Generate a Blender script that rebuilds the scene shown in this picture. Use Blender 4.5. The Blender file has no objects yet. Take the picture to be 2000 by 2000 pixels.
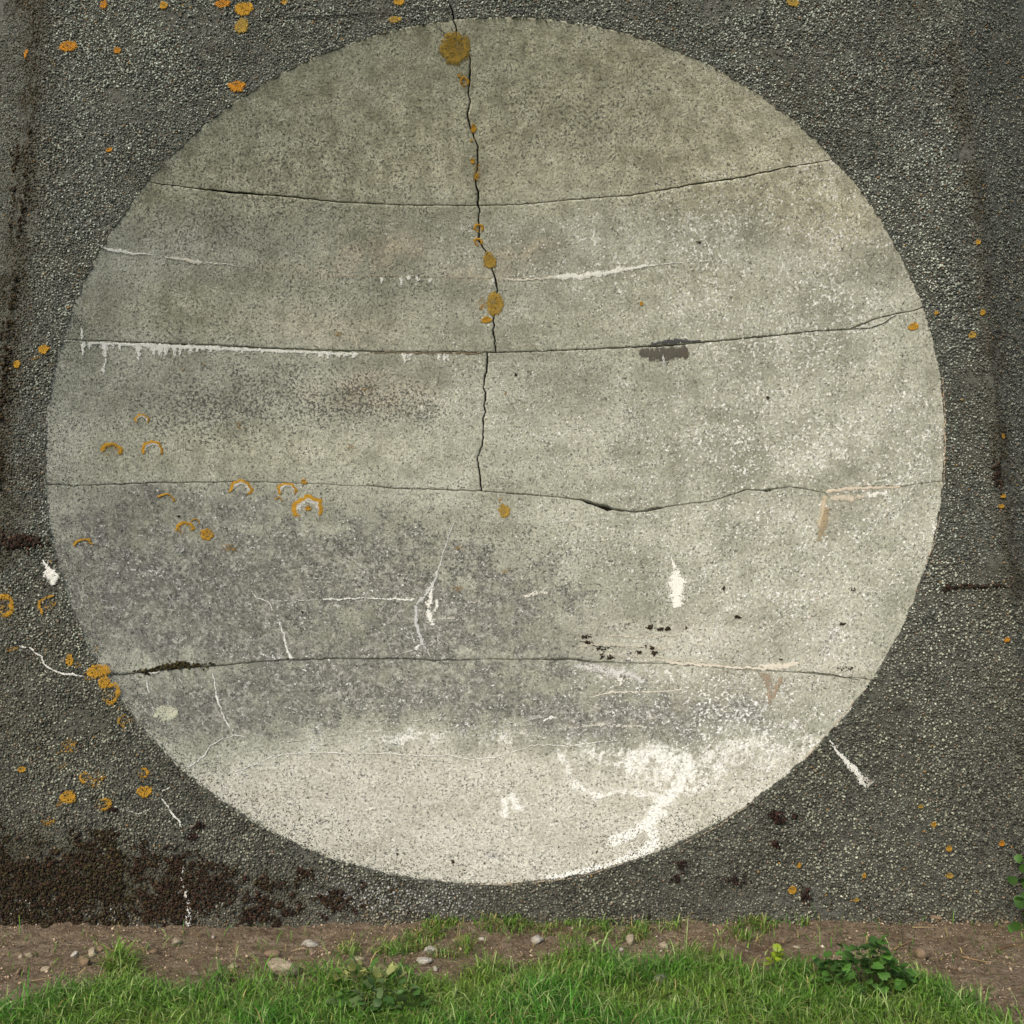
import bpy, math, random
import numpy as np
from math import radians
random.seed(7); RNG = np.random.default_rng(11)
sc = bpy.context.scene
COL = sc.collection

# ------------------------------------------------------------------ camera, sky, sun, exposure
CAMX, CAMD, CAMH = 0.451, 5.4703, 1.615            # beside the dish axis, in front, eye height (m)
PITCH, YAW, FPX = radians(1.7432), radians(-3.403), 2300.0
cd = bpy.data.cameras.new('camera'); cam = bpy.data.objects.new('camera', cd); COL.objects.link(cam)
cam.location = (CAMX, -CAMD, CAMH); cam.rotation_euler = (math.pi/2 + PITCH, 0, -YAW)
cd.sensor_width = 36; cd.lens = 36*FPX/2000; cd.clip_end = 3000; cd.clip_start = .05
sc.camera = cam
SUN_EL, SUN_AZ = radians(44), radians(-26)          # azimuth from the wall's normal, towards the left
world = bpy.data.worlds.new('World'); sc.world = world; world.use_nodes = True
wn = world.node_tree.nodes; sky = wn.new('ShaderNodeTexSky'); sky.sky_type = 'NISHITA'; sky.sun_disc = False
sky.sun_elevation = SUN_EL; sky.sun_rotation = math.pi - SUN_AZ
sky.air_density = 1.0; sky.dust_density = 3.5; sky.ozone_density = 0.6
wn['Background'].inputs[1].default_value = 0.12
world.node_tree.links.new(sky.outputs[0], wn['Background'].inputs[0])
sd = bpy.data.lights.new('sun', 'SUN'); sun = bpy.data.objects.new('sun', sd); COL.objects.link(sun)
sd.energy = 1.3; sd.angle = radians(20); sd.color = (1, .98, .81)
sun.rotation_euler = (math.pi/2 - SUN_EL, 0, SUN_AZ); sun.location = (-3, -6, 8)
vs = sc.view_settings; vs.view_transform = 'Standard'; vs.look = 'None'; vs.gamma = 1; vs.exposure = 0.64
vs.use_curve_mapping = False

# ------------------------------------------------------------------ geometry of the place
R, DEP = 2.1, 0.76                                  # dish radius and depth
RS = (R*R + DEP*DEP)/(2*DEP)
LEAN = radians(11.123)                              # the slab leans back
O = np.array([0, 0, CAMH + .6239]); EU = np.array([1., 0, 0])
EV = np.array([0, math.sin(LEAN), math.cos(LEAN)]); EN = np.array([0, -math.cos(LEAN), math.sin(LEAN)])
EDGE, VTOP, VBOT = 2.335, 2.75, -2.46               # half width of the front face, its top and buried foot
FOLD = radians(38)
CAM = np.array([CAMX, -CAMD, CAMH])

def W(u, v, h):                                     # wall coordinates -> world
    u, v, h = np.broadcast_arrays(np.asarray(u, float), v, h)
    return O + u[..., None]*EU + v[..., None]*EV + h[..., None]*EN
def bowl_h(u, v): return (RS-DEP) - np.sqrt(np.maximum(RS*RS - u*u - v*v, .01))
def bowl_n(u, v):                                   # inward normal of the dish in wall coordinates
    h = bowl_h(u, v); return -u/RS, -v/RS, (RS-DEP-h)/RS
def D(u, v, off=0.):                                # dish point pushed off its surface
    u = np.asarray(u, float); v = np.asarray(v, float); a, b, c = bowl_n(u, v); h = bowl_h(u, v)
    return W(u + a*off, v + b*off, h + c*off)
def rays(P):
    P = np.atleast_2d(np.asarray(P, float)); d = np.stack([(P[:, 0]-1000)/FPX, np.ones(len(P)), -(P[:, 1]-1000)/FPX], 1)
    c, s = math.cos(PITCH), math.sin(PITCH); d = np.stack([d[:, 0], c*d[:, 1]-s*d[:, 2], s*d[:, 1]+c*d[:, 2]], 1)
    c, s = math.cos(YAW), math.sin(YAW); return np.stack([c*d[:, 0]+s*d[:, 1], -s*d[:, 0]+c*d[:, 1], d[:, 2]], 1)
def project(X):                                     # world -> photograph pixel
    d = X - CAM; c, s = math.cos(-YAW), math.sin(-YAW); x = c*d[..., 0]+s*d[..., 1]; y = -s*d[..., 0]+c*d[..., 1]; z = d[..., 2]
    c, s = math.cos(-PITCH), math.sin(-PITCH); y, z = c*y-s*z, s*y+c*z
    return 1000+FPX*x/y, 1000-FPX*z/y
def uv_wall(P):
    d = rays(P); o = CAM-O; t = -(o@EN)/(d@EN); X = o+d*t[:, None]; return np.stack([X@EU, X@EV], 1)
def uv_dish(P):
    d = rays(P); d = d/np.linalg.norm(d, axis=1)[:, None]; w = CAM-O-EN*(RS-DEP); b = d@w; c = w@w-RS*RS
    t = -b+np.sqrt(np.maximum(b*b-c, 0)); X = CAM-O+d*t[:, None]; return np.stack([X@EU, X@EV], 1)
def on_ground(px, py, z=0.0):
    d = rays([(px, py)])[0]; t = (z-CAMH)/d[2]; return CAM+d*t

def _hash(ix, iy, s):
    n = (ix*374761393 + iy*668265263 + s*1274126177) & 0xffffffff
    n = ((n ^ (n >> 13))*1103515245) & 0xffffffff; n = n ^ (n >> 16); return (n & 0xffff)/65535.0
def vnoise(x, y, s=0):
    x = np.asarray(x, float); y = np.asarray(y, float); ix = np.floor(x).astype(np.int64); iy = np.floor(y).astype(np.int64)
    fx = x-ix; fy = y-iy; fx = fx*fx*(3-2*fx); fy = fy*fy*(3-2*fy)
    a = _hash(ix, iy, s); b = _hash(ix+1, iy, s); c = _hash(ix, iy+1, s); d = _hash(ix+1, iy+1, s)
    return (a+(b-a)*fx)*(1-fy) + (c+(d-c)*fx)*fy
def fbm(x, y, s=0, o=4):
    r = 0; a = .5; t = 0
    for k in range(o): r = r + a*vnoise(x*2**k, y*2**k, s+k*17); t += a; a *= .5
    return r/t
def sstep(a, b, x): t = np.clip((x-a)/(b-a), 0, 1); return t*t*(3-2*t)

# ------------------------------------------------------------------ mesh and object helpers
def mesh_obj(name, verts, faces, material, parent=None, smooth=False, attrs=None):
    me = bpy.data.meshes.new(name); verts = np.asarray(verts, np.float32).reshape(-1, 3)
    if isinstance(faces, np.ndarray):
        k = faces.shape[1]; n = len(faces)
        me.vertices.add(len(verts)); me.vertices.foreach_set('co', verts.ravel())
        me.loops.add(n*k); me.loops.foreach_set('vertex_index', faces.astype(np.int32).ravel())
        me.polygons.add(n); me.polygons.foreach_set('loop_start', np.arange(0, n*k, k, dtype=np.int32))
        me.update(calc_edges=True)
    else: me.from_pydata([tuple(map(float, p)) for p in verts], [], faces)
    me.validate()
    if smooth: me.polygons.foreach_set('use_smooth', np.ones(len(me.polygons), bool))
    for k, val in (attrs or {}).items():
        at = me.attributes.new(k, 'FLOAT_COLOR', 'POINT'); val = np.asarray(val, np.float32)
        if val.shape[1] == 3: val = np.concatenate([val, np.ones((len(val), 1), np.float32)], 1)
        at.data.foreach_set('color', val.ravel())
    me.materials.append(material); me.update()
    ob = bpy.data.objects.new(name, me); COL.objects.link(ob)
    if parent is not None: ob.parent = parent
    return ob
def tag(o, label=None, cat=None, group=None, kind=None):
    for k, val in (('label', label), ('category', cat), ('group', group), ('kind', kind)):
        if val: o[k] = val
    return o
def empty(name, loc=(0, 0, 0)):
    o = bpy.data.objects.new(name, None); COL.objects.link(o); o.location = loc; o.empty_display_size = .1; return o
def grid_faces(nc, nr, base=0, wrap=False):
    i, j = np.meshgrid(np.arange(nc if wrap else nc-1), np.arange(nr-1), indexing='ij'); i = i.ravel(); j = j.ravel(); i2 = (i+1) % nc
    return base + np.stack([i*nr+j, i2*nr+j, i2*nr+j+1, i*nr+j+1], 1)

class NT:
    def __init__(s, name):
        s.m = bpy.data.materials.new(name); s.m.use_nodes = True; s.t = s.m.node_tree; s.b = s.t.nodes['Principled BSDF']
        s.b.inputs['Roughness'].default_value = .9; s.b.inputs['Specular IOR Level'].default_value = .25
        s.co = s.t.nodes.new('ShaderNodeTexCoord').outputs['Object']
    def n(s, ty, ins=(), out=0, **kw):
        nd = s.t.nodes.new('ShaderNode'+ty)
        for k, val in kw.items(): setattr(nd, k, val)
        for k, val in (ins.items() if isinstance(ins, dict) else enumerate(ins)):
            if val is None: continue
            if isinstance(val, bpy.types.NodeSocket): s.t.links.new(val, nd.inputs[k])
            else: nd.inputs[k].default_value = val
        return nd.outputs[out]
    def noise(s, scale, detail=3, rough=.55, co=None): return s.n('TexNoise', {'Vector': co or s.co, 'Scale': scale, 'Detail': detail, 'Roughness': rough})
    def vor(s, scale, out=0, feature='F1', rnd=1): return s.n('TexVoronoi', {'Vector': s.co, 'Scale': scale, 'Randomness': rnd}, out, feature=feature)
    def math(s, op, a, b=0.0, c=0.0): return s.n('Math', (a, b, c), operation=op)
    def rng(s, x, a, b, c=0., d=1., smooth=True): return s.n('MapRange', {'Value': x, 'From Min': a, 'From Max': b, 'To Min': c, 'To Max': d}, interpolation_type='SMOOTHSTEP' if smooth else 'LINEAR')
    def mix(s, f, a, b, bt='MIX'):
        nd = s.t.nodes.new('ShaderNodeMix'); nd.data_type = 'RGBA'; nd.blend_type = bt
        for k, val in ((0, f), (6, a), (7, b)):
            if isinstance(val, bpy.types.NodeSocket): s.t.links.new(val, nd.inputs[k])
            else: nd.inputs[k].default_value = val if k == 0 else (*val, 1)
        return nd.outputs[2]
    def attr(s, name):
        nd = s.t.nodes.new('ShaderNodeAttribute'); nd.attribute_name = name; return nd
    def sep(s, c):
        nd = s.t.nodes.new('ShaderNodeSeparateColor'); s.t.links.new(c, nd.inputs[0]); return nd.outputs
    def set(s, k, val): s.t.links.new(val, s.b.inputs[k]) if isinstance(val, bpy.types.NodeSocket) else setattr(s.b.inputs[k], 'default_value', val)
    def bump(s, h, dist, strength=1.0): s.set('Normal', s.n('Bump', {'Strength': strength, 'Distance': dist, 'Height': h}))

# ------------------------------------------------------------------ materials
def mat_dish():
    m = NT('cast_concrete'); A = m.attr('stain'); B = m.attr('patch'); dark, warm, speck = m.sep(A.outputs[0])[:3]; solid, cream, pink = m.sep(B.outputs[0])[:3]
    pits = B.outputs['Alpha']; cen = lambda x, k: m.math('MULTIPLY', m.math('SUBTRACT', x, .5), k); add = lambda *a: a[0] if len(a) == 1 else m.math('ADD', a[0], add(*a[1:])); mul = lambda a, b: m.math('MULTIPLY', a, b)
    flat = m.n('VectorMath', {0: m.co, 1: (.28, 1, 1)}, operation='MULTIPLY'); tall = m.n('VectorMath', {0: m.co, 1: (1, 1, .22)}, operation='MULTIPLY')
    n1 = m.noise(2.2, 5, .6); n2 = m.noise(11, 6, .65); n3 = m.noise(55, 4, .7); n4 = m.noise(125, 2, .6); n5 = m.noise(26, 6, .75); nf = m.noise(6, 5, .65, flat); nt = m.noise(9, 5, .7, tall); n6 = m.noise(78, 3, .65)
    base = m.mix(m.rng(add(mul(n1, .5), mul(nf, .5)), .36, .64), (.220, .222, .180), (.372, .373, .318))
    base = m.mix(mul(warm, .85), base, m.mix(m.rng(n2, .35, .65), (.262, .252, .186), (.420, .405, .315)))
    base = m.mix(mul(m.math('MINIMUM', mul(pink, 1.25), .8), m.rng(n2, .33, .60)), base, (.44, .37, .285))
    base = m.mix(mul(cream, m.rng(n5, .2, .5, .75, 1)), base, m.mix(m.rng(add(mul(n2, .5), mul(nf, .5)), .36, .64), (.350, .336, .285), (.455, .442, .388)))
    dk = add(dark, cen(n2, 1.5), cen(n5, 1.3), cen(n3, .9), cen(nf, 1.1), cen(nt, .7)); base = m.mix(m.rng(m.math('ADD', m.math('MULTIPLY', dark, -.26), dk), .10, .98, 0, .95), base, m.mix(m.rng(n5, .35, .65), (.062, .061, .056), (.140, .136, .122)))
    lt = add(dark, cen(n5, -2.4), cen(n3, -1.6)); base = m.mix(mul(m.rng(lt, .85, 1.4, 0, .55), m.rng(dark, .1, .4)), base, (.40, .39, .36))
    # soft weathering blotches, then the grain of the aggregate
    base = m.mix(m.rng(cream, 0, 1, .8, .3), base, m.mix(m.rng(add(mul(n2, .55), mul(nt, .45)), .34, .66), (.76, .755, .73), (1.20, 1.20, 1.20)), 'MULTIPLY')
    base = m.mix(1.0, base, m.mix(m.rng(n6, .30, .70, 0, 1, False), (.72, .72, .70), (1.26, 1.26, 1.26)), 'MULTIPLY')
    base = m.mix(.8, base, m.mix(m.rng(n4, .30, .70, 0, 1, False), (.70, .70, .68), (1.30, 1.30, 1.30)), 'MULTIPLY')
    # dark pits and black algae flecks
    fl = add(m.noise(82, 4, .72), mul(pits, .09), cen(n2, .16), cen(n5, .12)); base = m.mix(m.rng(fl, .600, .650, 0, .82), base, (.050, .050, .042))
    bl = m.math('LESS_THAN', m.vor(88), mul(m.rng(n2, .36, .66), .27)); base = m.mix(mul(bl, .6), base, (.05, .05, .043))
    # white lime flecks: sharp little flakes, clustered
    wn = add(m.noise(66, 5, .72), mul(speck, .088), mul(dark, .022), .012, cen(n2, .22), cen(nf, .14)); wf = mul(m.rng(wn, .650, .680), m.rng(n4, .3, .55, .6, 1)); base = m.mix(mul(wf, .88), base, m.mix(m.rng(n6, .35, .65), (.56, .555, .52), (.84, .835, .81)))
    wv = m.math('LESS_THAN', m.vor(62), mul(mul(m.math('ADD', speck, .22), m.rng(n5, .42, .66)), .38)); base = m.mix(mul(wv, .7), base, (.74, .735, .69))
    # lime wash
    sl = add(mul(solid, 1.0), cen(n3, 2.2), cen(n5, 2.2), cen(n2, 1.6), cen(nt, .8)); base = m.mix(mul(m.rng(sl, .48, 1.15, 0, .88), m.rng(solid, .02, .2)), base, m.mix(m.rng(n4, .3, .6), (.50, .495, .455), (.70, .695, .655)))
    m.set('Base Color', base); m.set('Roughness', .92)
    h = add(mul(n3, .8), mul(n4, .6), mul(n6, .6), mul(n2, 1.2), mul(wf, .3), m.rng(fl, .575, .65, 0, -.8)); m.bump(h, .006, .8); return m.m
def mat_vcol(name, rough=.9, noise_scale=60, amount=.35, bump=.003, trans=False):
    m = NT(name); c = m.attr('col').outputs[0]; n = m.noise(noise_scale, 4, .65)
    m.set('Base Color', m.mix(amount, c, m.mix(m.rng(n, .3, .7), (.25, .25, .25), (1.6, 1.6, 1.6)), 'MULTIPLY')); m.set('Roughness', rough)
    if bump: m.bump(n, bump)
    if trans: m.set('Subsurface Weight', .0)
    return m.m
def mat_crust(name):                                # ragged, crumbly crust: colour and edge from attributes
    m = NT(name); a = m.attr('col'); n = m.noise(120, 5, .75); n2 = m.noise(330, 3, .7)
    n3 = m.noise(60, 4, .7); e = m.math('ADD', a.outputs['Alpha'], m.math('MULTIPLY', m.math('SUBTRACT', n, .5), 2.2)); e = m.math('ADD', e, m.math('MULTIPLY', m.math('SUBTRACT', n3, .5), 1.6))
    m.set('Alpha', m.rng(e, .34, .62)); m.set('Base Color', m.mix(.55, a.outputs[0], m.mix(m.rng(n2, .3, .7), (.45, .45, .45), (1.25, 1.25, 1.25)), 'MULTIPLY'))
    m.set('Roughness', .95); m.bump(m.math('ADD', n, n2), .004); return m.m
def mat_mortar():
    m = NT('rough_mortar'); n = m.noise(40, 5, .7); n2 = m.noise(160, 3, .7); n1 = m.noise(2.5, 4, .6)
    c = m.mix(m.rng(n, .3, .7), (.060, .061, .050), (.175, .175, .148)); c = m.mix(m.rng(n1, .45, .7, 0, .5), c, (.085, .080, .055)); c = m.mix(m.rng(n2, .6, .75, 0, .6), c, (.32, .32, .30))
    m.set('Base Color', c); m.bump(m.math('ADD', n, n2), .012); return m.m
def mat_earth():
    m = NT('bare_earth'); n1 = m.noise(1.8, 5, .6); n2 = m.noise(14, 6, .65); n3 = m.noise(70, 5, .7); n4 = m.noise(260, 3, .7)
    c = m.mix(m.rng(n2, .3, .7), (.19, .128, .074), (.35, .258, .165)); c = m.mix(m.rng(n1, .4, .7, 0, .5), c, (.40, .305, .20))
    nh = m.noise(24, 5, .7, m.n('VectorMath', {0: m.co, 1: (.5, 1.6, 1)}, operation='MULTIPLY')); c = m.mix(m.rng(nh, .5, .64, 0, .7), c, (.46, .365, .26)); c = m.mix(m.rng(n3, .50, .62, 0, .75), c, (.10, .066, .040)); c = m.mix(m.rng(nh, .46, .36, 0, .6), c, (.13, .088, .054)); c = m.mix(m.rng(n4, .58, .75, 0, .55), c, (.40, .33, .26))
    sx = m.t.nodes.new('ShaderNodeSeparateXYZ'); m.t.links.new(m.co, sx.inputs[0]); wob = m.math('MULTIPLY', m.math('SUBTRACT', n1, .5), 1.5)   # the meadow beyond the built turf
    far = m.math('MAXIMUM', m.rng(m.math('ADD', m.math('MULTIPLY', sx.outputs[1], -1), wob), 1.7, 2.3), m.math('MAXIMUM', m.rng(m.math('ADD', m.math('ABSOLUTE', sx.outputs[0]), wob), 3.2, 3.8), m.rng(sx.outputs[1], 1.2, 1.8)))
    c = m.mix(far, c, m.mix(m.rng(n2, .3, .7), (.050, .095, .020), (.110, .160, .040)))
    m.set('Base Color', c); h = m.math('ADD', m.math('MULTIPLY', n2, 1.5), m.math('ADD', n3, m.math('MULTIPLY', n4, .5))); m.bump(h, .040); return m.m
def mat_leaf(name, rough=.5):
    m = NT(name); c = m.attr('col').outputs[0]; n = m.noise(35, 3, .6)
    m.set('Base Color', m.mix(.5, c, m.mix(m.rng(n, .3, .7), (.6, .6, .6), (1.35, 1.35, 1.2)), 'MULTIPLY')); m.set('Roughness', rough); m.set('Specular IOR Level', .3)
    tr = m.t.nodes.new('ShaderNodeBsdfTranslucent'); m.t.links.new(c, tr.inputs[0]); mx = m.t.nodes.new('ShaderNodeMixShader'); mx.inputs[0].default_value = .3
    m.t.links.new(m.b.outputs[0], mx.inputs[1]); m.t.links.new(tr.outputs[0], mx.inputs[2]); m.t.links.new(mx.outputs[0], m.t.nodes['Material Output'].inputs[0]); return m.m
def mat_stone(name, c0, c1):
    m = NT(name); n = m.noise(22, 6, .65); n2 = m.noise(150, 4, .7); c = m.mix(m.rng(n, .3, .7), c0, c1); c = m.mix(m.rng(n2, .58, .75, 0, .5), c, (c0[0]*.4, c0[1]*.4, c0[2]*.4))
    m.set('Base Color', c); m.bump(m.math('ADD', n, n2), .006); return m.m
M_DISH = mat_dish(); M_MORTAR = mat_mortar(); M_EARTH = mat_earth(); M_CRUST = mat_crust('crust'); M_LIME = mat_crust('limescale'); M_MOSS = mat_vcol('moss', .95, 140, .6, .004)
M_PEB = mat_vcol('pebble_dash', .8, 170, .55, .002); M_GRASS = mat_leaf('grass_blade', .55); M_LEAF = mat_leaf('broad_leaf', .45); M_STRAW = mat_vcol('dry_stem', .8, 80, .5, .001)
M_ST = [mat_stone('tan_stone', (.24, .19, .125), (.43, .36, .26)), mat_stone('pale_stone', (.30, .27, .22), (.50, .46, .40)), mat_stone('grey_stone', (.16, .15, .13), (.33, .31, .28)), mat_stone('brown_stone', (.15, .10, .060), (.28, .20, .13))]
mc = NT('dark_core'); mc.set('Base Color', mc.mix(mc.rng(mc.noise(30), .3, .7), (.012, .011, .009), (.035, .032, .026))); M_CORE = mc.m

# ------------------------------------------------------------------ joints and cracks, traced from the photograph
J1 = [(240,346),(297,357),(337,362),(377,368),(435,374),(507,380),(580,386),(652,394),(701,397),(759,400),(831,401),(904,402),(933,402),(1012,400),(1085,393),(1135,389),(1179,386),(1230,382),(1273,375),(1300,370),(1349,361),(1427,350),(1517,331),(1572,321),(1619,313),(1660,306)]
J2 = [(100,662),(159,664),(203,666),(272,669),(341,672),(435,675),(580,682),(701,686),(795,687),(867,687),(951,688),(1027,687),(1121,683),(1193,680),(1273,676),(1300,675),(1391,667),(1481,658),(1590,647),(1662,643),(1680,634),(1706,624),(1746,614),(1785,607),(1804,598),(1835,585)]
J3 = [(70,946),(91,946),(145,949),(203,947),(297,943),(362,943),(453,941),(543,942),(640,946),(697,950),(733,949),(759,953),(867,956),(940,959),(1012,965),(1085,970),(1139,977),(1186,993),(1244,1000),(1288,992),(1349,983),(1387,979),(1459,956),(1496,957),(1539,951),(1568,954),(1612,962),(1644,953),(1699,950),(1767,950),(1814,942),(1860,938)]
J4 = [(190,1320),(217,1318),(261,1315),(312,1309),(362,1303),(420,1300),(507,1292),(565,1289),(650,1286),(795,1286),(846,1289),(976,1287),(1121,1287),(1157,1292),(1230,1295),(1300,1295),(1349,1300),(1409,1304),(1470,1309),(1554,1312),(1626,1320),(1684,1325),(1717,1329),(1740,1331)]
V1 = [(886,30),(886,40),(892,56),(891,74),(900,89),(916,107),(919,120),(916,152),(916,181),(918,199),(913,221),(917,243),(925,264),(933,286),(933,315),(929,348),(933,380),(936,409),(936,438),(936,467),(949,493),(960,522),(969,547),(972,580),(965,616),(964,649),(970,692)]
V2 = [(951,680),(951,691),(951,723),(943,756),(949,770),(946,792),(949,803),(943,817),(944,854),(940,875),(932,893),(936,926),(941,965)]
def curve_u(pts, seed, amp=.0034):                  # v as a function of u
    q = uv_dish(pts); q = q[np.argsort(q[:, 0])]
    return lambda u: np.interp(u, q[:, 0], q[:, 1]) + amp*(fbm(np.asarray(u)*34, 0*np.asarray(u)+seed, seed, 3)-.5)*2
def curve_v(pts, seed, amp=.006):
    q = uv_dish(pts); q = q[np.argsort(q[:, 1])]
    return lambda v: np.interp(v, q[:, 1], q[:, 0]) + amp*(fbm(np.asarray(v)*42, 0*np.asarray(v)+seed, seed, 3)-.5)*2
JC = [curve_u(j, 3+k) for k, j in enumerate((J1, J2, J3, J4))]
VC = [curve_v(V1, 21), curve_v(V1, 21), curve_v(V2, 22)]
def px_prof(pairs):                                 # half-width (m) along u from (pixel x, half-width mm) pairs, on the dish at mid height
    q = uv_dish([(x, 940) for x, _ in pairs])[:, 0]; hw = np.array([b for _, b in pairs])/1000
    return lambda u: np.interp(u, q, hw)
GAP = [px_prof([(280,1.0),(400,2.2),(440,4.2),(480,2.6),(560,1.8),(650,1.6),(750,.8),(900,.8),(1080,.7),(1140,1.2),(1250,1.3),(1400,2.0),(1560,1.8),(1620,1.0)]),
       px_prof([(120,.8),(330,1.5),(345,3.0),(370,1.6),(600,2.2),(900,2.0),(1020,1.2),(1150,2.0),(1260,3.6),(1300,4.2),(1350,3.0),(1500,2.4),(1650,2.0),(1830,2.0)]),
       px_prof([(90,1.1),(500,1.2),(640,.6),(700,.8),(740,2.0),(900,1.8),(1000,2.0),(1090,1.6),(1130,3.5),(1150,9),(1170,7),(1186,11),(1196,4),(1240,3.4),(1275,4.5),(1300,2),(1400,1.6),(1490,2.2),(1500,5),(1510,1.6),(1600,.7),(1700,.6),(1840,1.0)]),
       px_prof([(220,1.5),(300,3.5),(420,3.0),(560,1.6),(800,2.4),(900,1.6),(1000,1.5),(1110,3.4),(1160,2.6),(1230,1.2),(1400,.8),(1600,1.8),(1720,1.6)])]
def gapf(k, u): return np.maximum(1.3*GAP[k](u)*(.45+1.0*fbm(np.asarray(u)*25, 0*np.asarray(u), 60+k, 3)), .0004)
VG = lambda v: .0042*(.6+.8*fbm(np.asarray(v)*18, 0*np.asarray(v), 77, 3))

# ------------------------------------------------------------------ stains on the dish (surface colour only)
def ell(x, y, cx, cy, rx, ry, p=1.0, ang=0):
    a = radians(ang); dx = x-cx; dy = y-cy; X = (dx*math.cos(a)+dy*math.sin(a))/rx; Y = (-dx*math.sin(a)+dy*math.cos(a))/ry
    return p*np.exp(-(X*X+Y*Y)**1.3)
def line_d(x, y, pts):
    d = np.full(x.shape, 1e9)
    for (x0, y0), (x1, y1) in zip(pts[:-1], pts[1:]):
        L = (x1-x0)**2+(y1-y0)**2; t = np.clip(((x-x0)*(x1-x0)+(y-y0)*(y1-y0))/L, 0, 1); d = np.minimum(d, np.hypot(x-x0-t*(x1-x0), y-y0-t*(y1-y0)))
    return d
def stains(px, py):
    wx = px+70*(fbm(px/90, py/60, 1)-.5); wy = py+50*(fbm(px/90, py/60, 2)-.5)
    big = fbm(px/180, py/90, 5); mid = fbm(px/60, py/40, 6)
    E = lambda L: np.clip(sum(ell(wx, wy, *e) for e in L), 0, 1)
    dark = E([(330,1180,270,130,.75),(620,1200,300,110,.6),(450,1060,330,80,.35),(950,1370,330,85,.7),(560,1390,240,60,.42),(1040,1190,150,110,.5),(800,1080,190,70,.4),(1330,1405,190,50,.45),(860,1200,120,80,.4),(360,398,90,26,.55),(640,412,90,20,.40),(770,75,110,28,.3),(700,1330,180,60,.45),(1150,1420,170,50,.45),(190,1100,90,140,.35),(290,1385,120,60,.55),(420,1400,120,50,.5),(1560,1250,180,60,.2),(1480,1390,120,60,.3),(140,820,60,130,.3),(430,990,300,40,.35)])
    yj3 = np.interp(px, [p[0] for p in J3], [p[1] for p in J3]); low = E([(330,1180,250,120,.75),(270,1010,200,90,.46),(560,1000,240,50,.34),(900,1010,200,40,.22),(620,1230,180,50,.3)])
    dark = np.maximum(np.where(py > yj3, dark, dark*.55), low*sstep(-2, 4, py-yj3)); streak = fbm(px/11, py/130, 8, 3); fine = fbm(px/28, py/24, 9, 4); bars = fbm(px/150, py/14, 10, 3)
    dark = np.clip(dark*(.10+.65*big+1.15*fine+.7*streak+.5*bars-.52)*1.25, 0, 1); edge = 1450+25*np.sin(px/170)-18*(px-900)/900+55*(fbm(px/45, py/70, 81, 3)-.5)+40*(fbm(px/14, py/90, 82, 3)-.5); dark *= 1-sstep(edge-35, edge+15, wy)
    warm = np.clip(1-sstep(330, 470, wy-30*np.abs(px-950)/700), 0, 1)*.9 + E([(350,600,260,60,.5),(480,880,330,60,.55),(780,640,200,50,.3),(1350,560,200,60,.25),(1150,640,150,40,.2),(1650,420,120,90,.3)])
    warm = np.clip(warm*(.5+big), 0, 1)
    speck = E([(1480,480,320,190,1.0),(1430,630,280,90,.5),(1560,610,160,90,.5),(1620,860,240,160,.85),(1350,820,260,140,.5),(1520,1130,340,160,.8),(1150,1000,220,120,.45),(1500,1400,260,130,.85),(1250,1330,180,50,.4),(1000,800,180,130,.5),(1080,520,220,130,.6),(860,460,140,60,.35),(880,760,110,120,.3),(700,1240,250,200,.22),(500,1010,300,100,.2),(1780,900,60,200,.7),(1640,340,110,80,.4)])
    speck = np.clip(speck*(.45+mid)+.36*np.exp(-((py-1432-15*np.sin(px/170))/38)**2)*sstep(430, 620, px)*(.3+mid), 0, 1)
    solid = E([(1170,1485,105,36,.62),(1290,1500,90,50,.72),(1380,1480,120,50,.36),(1060,1440,150,28,.40),(860,1432,160,22,.32),(690,1452,130,20,.30),(500,1470,90,24,.28),(1480,1500,110,90,.36),(1400,1590,130,60,.3),(1700,860,110,90,.4),(1560,870,90,60,.3),(1650,1240,70,70,.3),(1560,1440,110,70,.35),(1230,1320,90,22,.36),(1150,1310,60,30,.25),(1320,1310,70,18,.3),(1010,1530,25,8,.0),(1420,1130,160,110,.25),(1060,1165,40,8,.35),(930,1180,50,14,.2),(800,1440,60,20,.4)])
    solid = solid*(1-ell(px, py, 1130, 1560, 130, 38, .9))
    for pts, w, p in (([(1345,1490),(1320,1540),(1285,1575),(1262,1610),(1278,1640),(1255,1668)],15,1.35),([(1290,1590),(1235,1625),(1190,1645)],13,1.3),([(1265,1660),(1190,1688),(1120,1708),(1080,1716)],10,1.4),([(980,1565),(985,1590)],10,1.25),([(997,1556),(1003,1575),(1015,1580)],9,1.25),([(1090,1480),(1120,1540),(1160,1555),(1210,1545),(1300,1560)],12,.95),([(930,1520),(960,1530)],12,.5),([(620,1430),(740,1415),(820,1420)],9,.4),([(1700,700),(1720,760)],10,.35)):
        solid = np.maximum(solid, p*np.exp(-(line_d(wx*.35+px*.65, wy*.35+py*.65, pts)/w)**2))
    solid = np.clip(solid, 0, 1.4)
    cream = np.clip(sstep(edge-10, edge+60, wy)*.95 + E([(1450,1330,220,60,.3),(1350,1240,200,40,.45),(1650,1290,80,40,.45),(1060,1290,90,18,.2),(1540,990,90,16,.3)]), 0, 1)
    pink = E([(730,490,90,40,.45),(1010,487,70,22,.4),(735,765,130,34,.4),(930,530,60,14,.45),(600,530,120,20,.2),(1620,440,90,60,.25),(620,640,140,30,.2)])
    rim = np.clip((np.hypot((px-967)/876, (py-885)/844)-.975)/.025, 0, 1); cream = np.clip(cream+rim*.25, 0, 1)
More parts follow.
